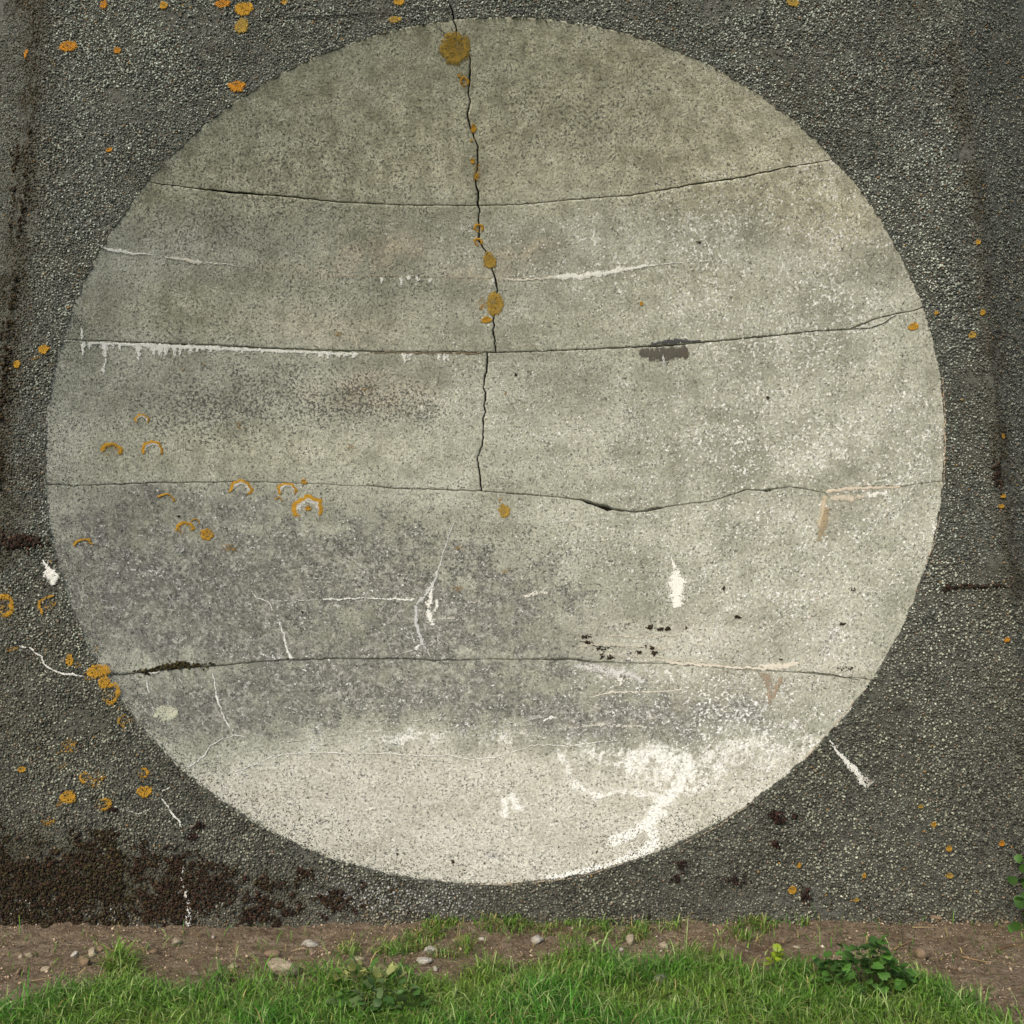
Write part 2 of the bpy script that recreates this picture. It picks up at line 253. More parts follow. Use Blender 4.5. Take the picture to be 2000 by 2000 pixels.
    pits = np.clip(E([(600,330,260,120,.45),(1150,230,220,90,.45),(400,440,160,60,.5),(660,560,200,60,.3),(740,785,110,42,1.0),(840,800,50,40,.8),(500,760,220,60,.55),(330,650,160,70,.3),(400,820,220,60,.45),(900,1080,250,80,.3),(1350,1100,200,80,.25),(1300,400,160,60,.25)])*(.5+mid), 0, 1)
    z = lambda a: a.astype(np.float32)
    return np.stack([z(dark), z(warm), z(speck), np.ones_like(z(dark))], 1), np.stack([z(solid), z(cream), z(pink), z(pits)], 1)

# ------------------------------------------------------------------ the sound mirror
mirror = empty('sound_mirror', (0, 0, 0)); tag(mirror, 'leaning concrete slab with a huge shallow round dish hollowed in its face', 'sound mirror')
# shell behind the dish, seen only through the open joints
ph = np.linspace(0, 2*np.pi, 97)[:-1]; rr = np.linspace(.01, R+.005, 30); U = np.cos(ph)[:, None]*rr; Vv = np.sin(ph)[:, None]*rr
dish = mesh_obj('dish', D(U, Vv, -.045), grid_faces(96, 30, wrap=True), M_CORE, mirror, True)
tag(dish, 'shallow round dish of stained smooth concrete cast in stacked lifts')
RD = R+.003
def panel(ktop, kbot, side):
    """one cast lift: between joints ktop / kbot (None = rim), side -1/0/+1 of the upright crack"""
    N = 860; phi = np.linspace(-np.pi/2, np.pi/2, N); u0 = RD*np.sin(phi)
    vc = None if side == 0 else VC[{None: 0, 0: 1, 1: 2}[ktop]]
    def lims(u):
        c = np.sqrt(np.maximum(RD*RD-u*u, 0)); t = c if ktop is None else np.minimum(c, JC[ktop](u)-gapf(ktop, u)); b = -c if kbot is None else np.maximum(-c, JC[kbot](u)+gapf(kbot, u)); return t, b
    t, b = lims(u0); uc = 0
    if side: vm = np.median((t+b)/2); uc = float(np.mean(vc(np.linspace(np.interp(0, u0, b), np.interp(0, u0, t), 20)))); u0 = u0[u0 < uc-.002] if side < 0 else u0[u0 > uc+.002]; u0 = np.append(u0, uc) if side < 0 else np.insert(u0, 0, uc)
    t, b = lims(u0); ok = t > b; u0 = u0[ok]; t = t[ok]; b = b[ok]
    NR = int((t-b).max()/.0072)+2; s = np.linspace(0, 1, NR)[None, :]
    u = np.repeat(u0[:, None], NR, 1); v = b[:, None]+(t-b)[:, None]*s
    if side:
        fall = sstep(.25, 0, np.abs(u-uc))
        for _ in range(2):
            un = u0[:, None]+fall*(vc(v)+side*VG(v)-uc); t, b = lims(un); v = b+(t-b)*s
        u = un
    off = .0016*(fbm(u*14, v*14, 90+(ktop or 0), 3)-.5) + .0015*(fbm(u*1.3, v*5, 30, 2)-.5)
    lip = np.zeros_like(u)
    if ktop is not None: lip[:, -1] = 1
    if kbot is not None: lip[:, 0] = 1
    if side < 0: lip[-1, :] = 1
    if side > 0: lip[0, :] = 1
    off = off-lip*.0035*fbm(u*40, v*40, 8, 2)
    P = D(u, v, off); nc, nr = u.shape; verts = [P.reshape(-1, 3)]; F = [grid_faces(nc, nr)]; UV = [np.stack([u.ravel(), v.ravel()], 1)]; base = nc*nr; idx = np.arange(nc*nr).reshape(nc, nr)
    def skirt(ids):
        nonlocal base
        uu = u.ravel()[ids]; vv = v.ravel()[ids]; verts.append(D(uu, vv, -.042)); UV.append(np.stack([uu, vv], 1)); k = len(ids); n = base+np.arange(k)
        F.append(np.stack([ids[:-1], ids[1:], n[1:], n[:-1]], 1)); base += k
    skirt(idx[:, -1]); skirt(idx[:, 0][::-1])
    if side < 0: skirt(idx[-1, :][::-1])
    if side > 0: skirt(idx[0, :])
    X = np.concatenate(verts); px, py = project(X); A, B = stains(px, py)
    return mesh_obj('concrete_panel', X, np.concatenate(F), M_DISH, dish, True, {'stain': A, 'patch': B})
for kt, kb, sides in ((None, 0, (-1, 1)), (0, 1, (-1, 1)), (1, 2, (-1, 1)), (2, 3, (0,)), (3, None, (0,))):
    for s_ in sides: panel(kt, kb, s_)

# front face round the dish
CRK = uv_wall([(870, -60), (878, 0), (886, 22), (886, 40)]); CRK = CRK[np.argsort(CRK[:, 1])]
ucrk = lambda v: np.interp(v, CRK[:, 1], CRK[:, 0])+.004*(fbm(np.asarray(v)*30, 0*np.asarray(v), 44, 2)-.5)
UC0 = float(CRK[0, 0]); TH0 = math.acos(UC0/R)
NT_ = 1300; th = TH0+np.linspace(0, 2*np.pi, NT_); ct, st = np.cos(th), np.sin(th)
def reach(c, s):
    with np.errstate(divide='ignore'): return np.minimum(np.where(c > 0, EDGE/np.maximum(c, 1e-9), np.where(c < 0, -EDGE/np.minimum(c, -1e-9), 1e9)), np.where(s > 0, VTOP/np.maximum(s, 1e-9), np.where(s < 0, VBOT/np.minimum(s, -1e-9), 1e9)))
Rim = R+.008*(fbm(th*60, 0*th, 12, 3)-.5)*2+.004*(fbm(th*9, 0*th, 13, 2)-.5)
Bd = reach(ct, st); NRAD = 56; q = np.linspace(0, 1, NRAD)**1.35
rad = Rim[:, None]+(Bd-Rim)[:, None]*q; Uw = ct[:, None]*rad; Vw = st[:, None]*rad
Hw = .003+.002*(fbm(Uw*28, Vw*28, 15, 3)-.5); Hw[:, 0] -= .002
Hw[:, -1] = .003
sgn = np.where(np.arange(NT_) < NT_/2, -1, 1)[:, None]  # columns left / right of the crack
near = sstep(.2, 0, np.abs(Uw-UC0))*(Vw > 0); Uw = Uw+near*(ucrk(Vw)-UC0); Uw[0] -= .004; Uw[-1] += .004
back = np.concatenate([W(Uw[:, :1], Vw[:, :1], -.05), W(Uw, Vw, Hw)], 1); nr = NRAD+1
wallV = back.reshape(-1, 3); wallF = grid_faces(NT_, nr)[:, ::-1]
lipV = [W(Uw[0], Vw[0], -.05), W(Uw[-1], Vw[-1], -.05)]; b0 = len(wallV); ida = np.arange(1, nr); idb = (NT_-1)*nr+np.arange(1, nr)
lf = np.concatenate([np.stack([ida[:-1], ida[1:], b0+np.arange(1, NRAD), b0+np.arange(NRAD-1)], 1), np.stack([idb[1:], idb[:-1], b0+NRAD+np.arange(NRAD-1), b0+NRAD+np.arange(1, NRAD)], 1)])
wall = mesh_obj('front_face', np.concatenate([wallV, *lipV]), np.concatenate([wallF, lf]), M_MORTAR, mirror, True)
# wings folding back from the front face, and the mass of the slab behind
cf, sf = math.cos(FOLD), math.sin(FOLD); WINGW = .95
def wingp(side, w, v, h=0.):
    base = W(side*EDGE, v, .005+0*np.asarray(v, float)); w = np.asarray(w, float); h = np.asarray(h, float)
    n = np.array([side*sf, -cf*math.cos(LEAN), math.sin(LEAN)]); return base+w[..., None]*np.array([side*cf, sf, 0])+h[..., None]*n
wings = []
for side in (-1, 1):
    w = np.linspace(0, WINGW, 40); v = np.linspace(VBOT, VTOP, 200); ww, vv_ = np.meshgrid(w, v, indexing='ij'); hh = .009*(fbm(ww*22, vv_*22, 18+side, 3)-.5)*(ww > 0)
    f = grid_faces(40, 200); wings.append(mesh_obj('wing_face', wingp(side, ww, vv_, hh), f if side > 0 else f[:, ::-1], M_MORTAR, mirror, True))
fr = lambda v: [wingp(-1, WINGW, v), W(-EDGE, v, 0.), W(EDGE, v, 0.), wingp(1, WINGW, v)]
bt, tp = fr(VBOT), fr(VTOP); bk = 1.75
bb = bt+[np.array([3.08, bk, bt[0][2]]), np.array([-3.08, bk, bt[0][2]])]; tt = tp+[np.array([3.08, bk+.2, tp[0][2]]), np.array([-3.08, bk+.2, tp[0][2]])]
for k in (1, 2): bb[k] = bb[k]+np.array([0, .9, 0]); tt[k] = tt[k]+np.array([0, .9, 0])
tt2 = [p+np.array([0, 0, 0]) for p in fr(VTOP)]
mesh_obj('slab_body', bb+tt+tt2[1:3], [[3, 4, 10, 9], [4, 5, 11, 10], [5, 0, 6, 11], [6, 12, 13, 9, 10, 11], [0, 5, 4, 3, 2, 1]], M_MORTAR, mirror)

# pebble dash: every grain a small faceted stone bedded in the mortar (too many to pick apart)
OCT = np.array([(1, 0, 0), (-1, 0, 0), (0, 1, 0), (0, -1, 0), (0, 0, 1), (0, 0, -1)], float); OF = np.array([(0, 2, 4), (2, 1, 4), (1, 3, 4), (3, 0, 4), (2, 0, 5), (1, 2, 5), (3, 1, 5), (0, 3, 5)])
def rand_rot(n, rng):
    q = rng.normal(size=(n, 4)); q /= np.linalg.norm(q, axis=1)[:, None]; w, x, y, z = q.T
    return np.stack([np.stack([1-2*(y*y+z*z), 2*(x*y-z*w), 2*(x*z+y*w)], 1), np.stack([2*(x*y+z*w), 1-2*(x*x+z*z), 2*(y*z-x*w)], 1), np.stack([2*(x*z-y*w), 2*(y*z+x*w), 1-2*(x*x+y*y)], 1)], 1)
def blobs(centers, radii, cols, squash=(.6, 1.15), rng=RNG, jit=.25):
    n = len(centers); sc_ = rng.uniform(*squash, (n, 3)); v = OCT[None]*sc_[:, None]*(1+rng.uniform(-jit, jit, (n, 6, 1))); v = np.einsum('nij,nkj->nki', rand_rot(n, rng), v)*radii[:, None, None]+centers[:, None]
    f = (OF[None]+6*np.arange(n)[:, None, None]).reshape(-1, 3); return v.reshape(-1, 3), f, np.repeat(cols, 6, 0)
def wall_cols(px, py, rng):
    n = len(px); t = rng.random(n); g = .070+.40*t**2.1; big = fbm(px/150, py/150, 31); mid = fbm(px/40, py/40, 33)
    g = g*(.6+.8*big)*(.7+.6*mid)
    g = np.where(rng.random(n) < .05, g+rng.uniform(.08, .26, n), g)
    warm = np.clip(.25+.55*sstep(900, 1500, py)+.5*(mid-.5), 0, 1)[:, None]
    g = g*(1-.28*sstep(1200, 1600, py)); c = g[:, None]*((1-warm)*np.array([.96, 1.04, .92])+warm*np.array([1.02, 1.02, .76]))
    # brown algae stain down both arrises; wider margins also painted darker, imitating vignetting
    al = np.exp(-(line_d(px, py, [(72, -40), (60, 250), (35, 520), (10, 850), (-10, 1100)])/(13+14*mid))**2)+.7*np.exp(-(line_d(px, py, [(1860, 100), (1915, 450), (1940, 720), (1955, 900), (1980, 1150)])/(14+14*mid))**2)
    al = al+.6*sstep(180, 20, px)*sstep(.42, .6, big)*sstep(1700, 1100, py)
    al = al+.28*sstep(1840, 2010, px+90*(big-.5))*(.4+mid)+.25*sstep(120, -20, px+90*(big-.5))*(.4+mid); al = al+1.3*ell(px, py, 60, 1730, 210, 105)+.9*ell(px, py, 330, 1735, 110, 70)+.55*ell(px, py, 560, 1745, 160, 45); al = np.clip(al*(.35+1.1*mid), 0, .93)[:, None]; c = c*(1-al)+al*np.array([.052, .040, .020])*rng.uniform(.6, 1.6, (n, 1))  # side-margin terms paint vignette-like darkening into the colour; ellipses are brown moss stain
    wh = np.exp(-(line_d(px, py, [(640, 1745), (760, 1755), (900, 1765)])/(22+20*mid))**2)*.6+ell(px, py, 420, 1745, 60, 40, .25)+ell(px, py, 230, 1795, 50, 18, .5)+ell(px, py, 60, 1765, 60, 25, .35)
    wh = (rng.random(n) < np.clip(wh*(.3+mid), 0, .8))[:, None]; c = np.where(wh, rng.uniform(.18, .42, (n, 1))*np.array([1, .98, .92]), c)
    ds = (np.clip(sstep(1765, 1825, py+30*(mid-.5)), 0, .75)*rng.random(n))[:, None]; c = c*(1-ds)+ds*np.array([.24, .175, .105])
    sp = rng.random(n); c = np.where((sp < .004)[:, None], np.array([.30, .17, .05]), c); c = np.where((sp > .97)[:, None], np.array([.22, .16, .11]), c)
    return c
sp = .0106
gu, gv = np.meshgrid(np.arange(-EDGE, EDGE, sp), np.arange(-2.34, 2.42, sp*.9)); gu = gu+RNG.uniform(-.55, .55, gu.shape)*sp; gv = gv+RNG.uniform(-.55, .55, gv.shape)*sp
gu = gu.ravel(); gv = gv.ravel(); r_ = np.hypot(gu, gv); k = (r_ > R-.003+.014*RNG.random(len(gu))**2) & (np.abs(gu) < EDGE) & (fbm(gu*7, gv*7, 19, 3)+.35*RNG.random(len(gu)) > .42) & ~((gv > 0) & (np.abs(gu-ucrk(gv)) < .007)); gu = gu[k]; gv = gv[k]
rd = RNG.uniform(.0038, .0078, len(gu))*(.8+.5*fbm(gu*5, gv*5, 17, 2)); hh = .005+.007*(fbm(gu*26, gv*26, 15, 3)-.5)*sstep(0, .12, np.hypot(gu, gv)-R)+rd*RNG.uniform(-.2, .6, len(gu))
n2_ = 11000; ta = RNG.uniform(radians(165), radians(300), n2_); ra = R-.13*RNG.random(n2_)**2.8; u2 = ra*np.cos(ta); v2 = ra*np.sin(ta); k = RNG.random(n2_) < (.25+.9*fbm(ta*14, 0*ta, 23, 3))*.7; u2 = u2[k]; v2 = v2[k]; rd2 = RNG.uniform(.0028, .006, len(u2))
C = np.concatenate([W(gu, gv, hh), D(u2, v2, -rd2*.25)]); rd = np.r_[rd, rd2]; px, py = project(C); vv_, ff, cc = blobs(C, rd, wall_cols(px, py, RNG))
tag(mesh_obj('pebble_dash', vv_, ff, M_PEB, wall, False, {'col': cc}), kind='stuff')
for side, wg in ((-1, wings[0]), (1, wings[1])):
    n = int(.5*4.7/(sp*sp*.9)); w = RNG.uniform(0, .5, n); v = RNG.uniform(-2.34, 2.42, n); rd = RNG.uniform(.0034, .0078, n)
    C = wingp(side, w, v, rd*RNG.uniform(-.1, .55, n)); px, py = project(C); vv_, ff, cc = blobs(C, rd, wall_cols(px, py, RNG)*.8)  # wing pebbles coloured darker, standing in for corner vignetting
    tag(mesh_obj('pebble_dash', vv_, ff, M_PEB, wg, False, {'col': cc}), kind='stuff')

# ------------------------------------------------------------------ crusts growing out of the surface
def place(px, py):                                  # -> (kind, u or w, v, metres per pixel)
    u, v = uv_wall([(px, py)])[0]
    if abs(u) > EDGE+.01:                           # on a wing
        s = 1 if u > 0 else -1; d = rays([(px, py)])[0]; p0 = wingp(s, np.array(0.), np.array(0.)); n = np.array([s*sf, -cf*math.cos(LEAN), math.sin(LEAN)])
        t = ((p0-CAM)@n)/(d@n); X = CAM+d*t; v_ = (X[2]-p0[2])/math.cos(LEAN); w = s*(X[0]-p0[0])/cf; return ('wing', s, w, v_, t/FPX)
    if math.hypot(u, v) < R: u, v = uv_dish([(px, py)])[0]; k = 'dish'; X = D(u, v)
    else: k = 'wall'; X = W(u, v, 0.)
    return (k, 0, u, v, np.linalg.norm(X-CAM)/FPX)
def surf(pl, x, y, off):                            # local offsets (m) around a placed point -> world
    k, s, a, b, _ = pl; x = np.asarray(x, float); y = np.asarray(y, float)
    if k == 'dish': return D(a+x, b+y, off)
    if k == 'wall': return W(a+x, b+y, .0095+off)
    return wingp(s, a+s*x, b+y, .004+off)
ORANGE = np.array([.42, .225, .022]); OCHRE = np.array([.335, .215, .040]); DEEP = np.array([.44, .185, .015]); WHITE = np.array([.62, .61, .56]); PALE = np.array([.50, .50, .38])
def lichen(px, py, rx, ry, kind, label, group=None, seed=[0]):
    seed[0] += 1; s = seed[0]; pl = place(px, py); k = pl[4]; nt, nr = 60, 9
    t = np.linspace(0, 2*np.pi, nt+1)[:-1]; rho = np.linspace(.04, 1, nr); T, Q = np.meshgrid(t, rho, indexing='ij')
    rs_ = np.random.default_rng(s); lob = 1+sum(rs_.uniform(.2, 1)*.16/(kk**.6)*np.cos(kk*T+rs_.uniform(0, 6.3)) for kk in (2, 3, 5, 7, 9, 13, 17)); x = rx*k*Q*lob*np.cos(T); y = ry*k*Q*lob*np.sin(T)
    nz = fbm(x/k/4, y/k/4, s+50, 3); oc = {'deep': DEEP, 'solid': ORANGE, 'ochre': OCHRE}.get(kind, ORANGE)
    col = np.ones(T.shape+(4,)); col[..., :3] = oc*(.7+.6*nz[..., None]); a = np.where(Q > .9, .22, np.where(Q > .7, .62, .85))
    if kind in ('solid', 'ochre', 'deep'): col[..., :3] *= np.where((Q > .6)[..., None], 1.06, .94)*(.8+.4*fbm(x/k/2, y/k/2, s+9, 2)[..., None]); a = a-.42*sstep(.45, .75, nz)*(Q < .6)
    T = T+(.35 if pl[0] == 'dish' else 1.6)*math.sin(s*3.1+.5); open_ = sstep(-.72, -.25, np.sin(T))
    if kind == 'crescent':
        inner = (Q < .70); col[..., :3] = np.where(inner[..., None], WHITE*(.75+.4*nz[..., None]), col[..., :3]); a = np.where(Q < .45, 0., np.where(Q < .72, .72*sstep(-.55, .3, np.sin(T)), np.where(Q > .93, .55, 1.3)))*open_
    if kind == 'ring': a = np.where(Q < .55, .15+.3*nz, np.where(Q > .92, .35, .9))*np.maximum(open_, .3)
    if kind == 'arc': a = np.where(Q < .70, .08+.12*nz, np.where(Q > .93, .4, .9))*sstep(-.2, .25, np.sin(T))
    if pl[0] != 'dish' and kind in ('ring', 'arc'): a = np.where(Q < .6, .42*sstep(.35, .65, nz), a*(.5+.6*nz)); col[..., :3] *= .92
    if kind == 'faint': a = a*.42*(.45+nz); col[..., :3] *= .85
    if kind in ('grey', 'greyring'): col[..., :3] = np.array([.40, .40, .37])*(.8+.4*nz[..., None]); a = (a*.62 if kind == 'grey' else np.where(Q < .6, .1, .55*a))
    if kind == 'pale': col[..., :3] = PALE*(.8+.35*nz[..., None])*np.where((Q > .8)[..., None], .9, 1.05); a = a-.3*sstep(.6, .8, nz)*(Q < .7)
    col[..., 3] = a
    h = (.0012+.0028*nz*np.minimum(1, (1-Q)*5)+.0015*(Q > .6))*(Q < 1)+.0006
    X = surf(pl, x, y, h); c0 = X.mean((0, 1)); vs_ = np.concatenate([X.reshape(-1, 3), surf(pl, 0., 0., .003)[None]]); cs = np.concatenate([col.reshape(-1, 4), col[:, 0].mean(0)[None]])
    f = [list(map(int, q)) for q in grid_faces(nt, nr, wrap=True)]+[[i*nr, nt*nr, ((i+1) % nt)*nr] for i in range(nt)]
    ob = mesh_obj('lichen', vs_-c0, f, M_CRUST, None, True, {'col': cs}); ob.location = c0; return tag(ob, label, 'lichen', group)
G_DOT = 'small orange lichen dots on the pebble dash'; L_DOT = 'small round orange lichen dot on the grey pebble-dashed face'
G_FLK = 'tiny orange flecks beside the upright crack'; L_FLK = 'tiny orange lichen fleck hugging the edge of the upright crack'
G_BLT = 'faded yellow smudges in the dish'; L_BLT = 'faint broken yellow lichen smudge on bare concrete in the dish'
LICH = [
 (889,95,28,25,'ochre','large mottled ochre lichen split by the upright crack just under the rim'),(907,160,9,8,'ring',L_FLK,G_FLK),(897,144,6,6,'faint',L_FLK,G_FLK),(925,250,6,7,'solid',L_FLK,G_FLK),(922,272,6,5,'faint',L_FLK,G_FLK),(923,314,5,5,'solid',L_FLK,G_FLK),
 (932,337,8,18,'faint','long thin yellow lichen smear along the upright crack above the top joint'),(935,446,10,9,'ring',L_FLK,G_FLK),(934,473,9,8,'ring',L_FLK,G_FLK),
 (956,509,13,16,'ochre','neat egg-shaped orange lichen on the upright crack, smaller of two ovals'),(967,594,18,23,'ochre','largest oval orange lichen on the upright crack, crumbs beside it'),(943,594,10,13,'faint','crumbling orange lichen bits beside the largest oval lichen'),(950,625,11,7,'solid','small orange lichen lobe just below the largest oval lichen'),
 (985,998,13,14,'ochre','drop-shaped orange lichen hanging below the middle joint'),(977,975,5,8,'faint','thin lichen neck joining the middle joint to the drop-shaped lichen'),
 (1253,593,4,4,'solid','lone tiny orange dot on clean concrete above the dark damp patch'),(1784,638,8,8,'solid','orange lichen dot just under the forked crack near the rim'),
 (277,821,12,12,'crescent','small orange horseshoe lichen with white centre, uppermost of the crescents'),(218,879,17,15,'ring','worn grey lichen ring with only scraps of orange left'),(298,879,18,18,'crescent','orange horseshoe lichen with a chalky eaten-out centre, below the smallest horseshoe'),
 (470,956,22,18,'crescent','thick orange crescent lichen hanging straight under the middle joint'),(561,958,18,16,'crescent','thinner orange crescent lichen under the joint beside the widest crescent'),(544,979,7,9,'arc','small orange hook of lichen between two crescents'),(602,996,30,29,'crescent','widest orange crescent lichen, white inside with a dot at its centre'),(602,993,6,6,'solid','orange dot at the centre of the widest crescent lichen'),(594,941,6,6,'solid','small orange lichen dot on the middle joint line'),
 (325,976,15,12,'arc','thin broken orange lichen arc on dark concrete'),(361,1031,15,14,'ring','orange-edged lichen ring with pale middle'),(381,1021,9,8,'arc','short orange lichen arc touching the pale-middled ring'),(404,1044,13,12,'solid','solid bright orange lichen disc on dark concrete'),(449,1070,13,11,'faint','fuzzy dull orange lichen spot at the head of a white vein'),(163,1066,16,14,'arc','thin yellow lichen arch near the rim on dark concrete'),
 (323,1034,9,8,'grey','little white-grey lichen scab beside the pale-middled ring'),(350,1071,12,12,'grey','grey round lichen scab below the solid orange disc'),(120,917,8,8,'greyring','faint pale ring lichen just above the middle joint by the rim'),
 (468,832,11,9,'faint',L_BLT,G_BLT),(683,873,9,8,'faint',L_BLT,G_BLT),(713,760,10,5,'faint',L_BLT,G_BLT),(660,652,9,5,'faint',L_BLT,G_BLT),(988,768,5,4,'faint',L_BLT,G_BLT),(357,722,5,4,'faint',L_BLT,G_BLT),(399,710,4,4,'faint',L_BLT,G_BLT),(895,1070,9,5,'faint',L_BLT,G_BLT),(987,1115,8,6,'faint',L_BLT,G_BLT),(893,1150,11,7,'faint',L_BLT,G_BLT),
 (325,1393,20,18,'pale','pale greenish-grey oval lichen rosette on the dark lower dish'),
 (194,1311,24,13,'solid','broad orange lichen fan astride the lower joint at the rim'),(205,1333,12,12,'solid','orange lichen lump below the broad fan at the rim'),(218,1355,19,20,'ring','large lobed orange lichen rosette hanging below the rim fan'),(178,1325,14,5,'faint','thin orange crust trailing from the rim fan'),(138,1290,8,12,'solid','upright orange lichen tuft on the pebble dash above the rim fan'),(152,1300,9,6,'faint','scattered orange crumbs beside the upright tuft'),(186,1270,5,9,'faint','pinkish-orange lichen smear on the rim above the fan'),
 (248,1408,17,12,'arc','orange arched lichen on the rim below the lobed rosette'),(281,1510,11,11,'ring','small open orange ring, upper of a pair on the rough face'),(284,1546,14,12,'solid','plump orange half-moon lichen below the small open ring'),(135,1557,17,11,'solid','orange lichen mat on rough grey pebble dash above brown moss'),(117,1570,8,7,'faint','orange crumbs below the lichen mat'),(204,1571,16,12,'ring','dark-centred orange lichen ring on the rough face'),(168,1519,11,11,'ring','orange lichen loop beside a patchy orange sprinkle'),(190,1522,16,18,'faint','patchy orange sprinkle on the rough face above the dark-centred ring'),(136,1456,16,16,'faint','diffuse rusty orange patch on the lower rough face'),(45,1503,8,6,'solid',L_DOT,G_DOT),(125,1495,9,8,'faint','dull orange lichen patch under the diffuse rusty one'),(96,1605,14,10,'faint','low faint orange patch just above the brown moss'),(25,1268,12,6,'faint','flat yellow-orange smear by the brown edge stain'),(10,1184,19,23,'ring','big rough orange ring lichen beside the brown edge stain'),(98,1183,21,20,'arc','thin wide orange lichen hoop on the rough face'),
 (87,684,11,9,'solid','orange lichen patch beside the long run of white drips'),(70,700,9,6,'faint','yellow-orange crumbs under the patch by the drips'),(35,713,7,8,'solid',L_DOT,G_DOT),
 (135,93,15,12,'deep','bright deep-orange lichen disc high on the grey face'),(231,101,7,7,'deep',L_DOT,G_DOT),(71,122,8,9,'deep',L_DOT,G_DOT),(464,171,16,12,'deep','orange lichen disc close above the dish rim'),(478,20,16,16,'solid','upper of two stacked orange lichen patches over the rim'),(473,53,14,15,'ochre','lower of two stacked orange lichen patches over the rim'),(436,10,14,9,'deep','wide orange lichen beside the stacked pair'),(321,13,7,9,'solid',L_DOT,G_DOT),(204,12,6,10,'deep',L_DOT,G_DOT),(556,7,6,5,'solid',L_DOT,G_DOT),(215,295,6,5,'deep',L_DOT,G_DOT),(780,6,10,9,'solid','orange lichen by the fine crack over the rim'),(772,41,12,8,'ochre','dull orange lichen between the fine crack and the rim'),(612,46,6,4,'faint',L_DOT,G_DOT),(1548,8,11,9,'ochre','dull orange lichen high above the clean part of the rim'),
 (1547,1738,8,8,'solid','single clear orange lichen star low on the rough face'),(1822,1610,6,5,'solid',L_DOT,G_DOT),(1804,1622,5,4,'faint',L_DOT,G_DOT),(1852,1657,6,6,'solid',L_DOT,G_DOT),(1955,1647,5,6,'deep',L_DOT,G_DOT),(1853,1710,7,6,'ochre',L_DOT,G_DOT),(1687,1710,4,5,'solid',L_DOT,G_DOT),(1672,1757,5,4,'ochre',L_DOT,G_DOT),(1797,1575,5,4,'ochre',L_DOT,G_DOT),(1560,1690,4,5,'solid',L_DOT,G_DOT),(1909,475,5,5,'solid',L_DOT,G_DOT),(1898,656,7,8,'ochre',L_DOT,G_DOT),(1918,612,5,6,'solid',L_DOT,G_DOT),(1827,613,4,4,'solid',L_DOT,G_DOT),(1958,852,5,6,'solid',L_DOT,G_DOT),(1958,970,5,4,'solid',L_DOT,G_DOT),(1954,990,6,4,'solid',L_DOT,G_DOT),(1965,1250,6,5,'deep',L_DOT,G_DOT)]
for l in LICH:
    l = list(l); x, y = l[:2]
    if l[5] == L_DOT:
        z = 'high on the rough face above the dish rim' if y < 320 else 'close to the long dark moss line' if x < 300 else 'on the corner strip near the forked crack' if y < 1300 else 'low on the rough face near the climbing leaves'
        l[5] = 'small orange lichen dot '+z; l[6] = 'orange lichen dots '+z
    if l[5] == L_BLT:
        if y < 660: l[5] = 'faint yellow smudge just above the joint with white drips'; l = l[:6]
        elif y < 960: l[5] = 'faint yellow lichen smudge between the dripping joint and the middle joint'; l[6] = 'yellow smudges above the middle joint'
        else: l[5] = 'faint yellow lichen smudge on dark concrete near the forked white vein'; l[6] = 'yellow smudges below the middle joint'
    lichen(*l)

# lime: veins, drips and crusts left by seeping water; each is a raised strip following the surface
def strip(pts, widths, name='lime_vein', jag=.55, amp=1.5, tone=1.0, tint=(.74, .73, .675), alpha=1.0, seed=[100]):
    seed[0] += 1; s = seed[0]; pts = np.array(pts, float); L = np.r_[0, np.cumsum(np.hypot(*np.diff(pts, axis=0).T))]; n = max(int(L[-1]/3.0), 4); q = np.linspace(0, L[-1], n)
    x = np.interp(q, L, pts[:, 0]); y = np.interp(q, L, pts[:, 1]); w = np.interp(q, np.linspace(0, L[-1], len(widths)), widths)
    x = x+amp*3*(fbm(q/9, 0*q, s, 3)-.5); y = y+amp*3*(fbm(q/9, 0*q, s+7, 3)-.5); tx = np.gradient(x); ty = np.gradient(y); l = np.hypot(tx, ty)+1e-9; nx, ny = -ty/l, tx/l
    w = w*(1.0 if name in ('lime_vein', 'hairline_crack', 'rim_edge') else 1.3); wl = w*(1-jag+2*jag*vnoise(q/3.3, 0*q, s+1)); wr = w*(1-jag+2*jag*vnoise(q/3.3, 0*q, s+2)); X = []; A = []
    cols = (-1, -.5, 0, .5, 1)
    P = np.stack([np.stack([x+nx*np.where(c < 0, wl, wr)*c*.5, y+ny*np.where(c < 0, wl, wr)*c*.5], 1) for c in cols], 1).reshape(-1, 2)
    uw = uv_wall(P); inside = np.hypot(uw[:, 0], uw[:, 1]) < R; ud = uv_dish(P); off = np.tile([.0006, .0022, .0030, .0022, .0006], n)
    X = np.where(inside[:, None], D(ud[:, 0], ud[:, 1], off+.0008), W(uw[:, 0], uw[:, 1], .0105+off))
    a = np.tile([.12, .62, .95, .62, .12], n)*alpha*(1.0 if name in ('lime_vein', 'rim_edge') else 1.22)*np.repeat(.75+.45*vnoise(q/7., 0*q, s+3), 5); e = np.minimum(1, np.minimum(q+2, L[-1]-q+2)/6); a = a*np.repeat(e, 5)*np.repeat(np.linspace(1.15, .5, n) if name == 'lime_drip' and L[-1] < 45 else np.ones(n), 5)
    col = np.concatenate([np.tile(np.array(tint)*tone, (n*5, 1)), a[:, None]], 1)
    return mesh_obj(name, X, grid_faces(n, 5), M_LIME, dish if inside.mean() > .5 else wall, True, {'col': col})
def mass(groups, name, parent=None): pass
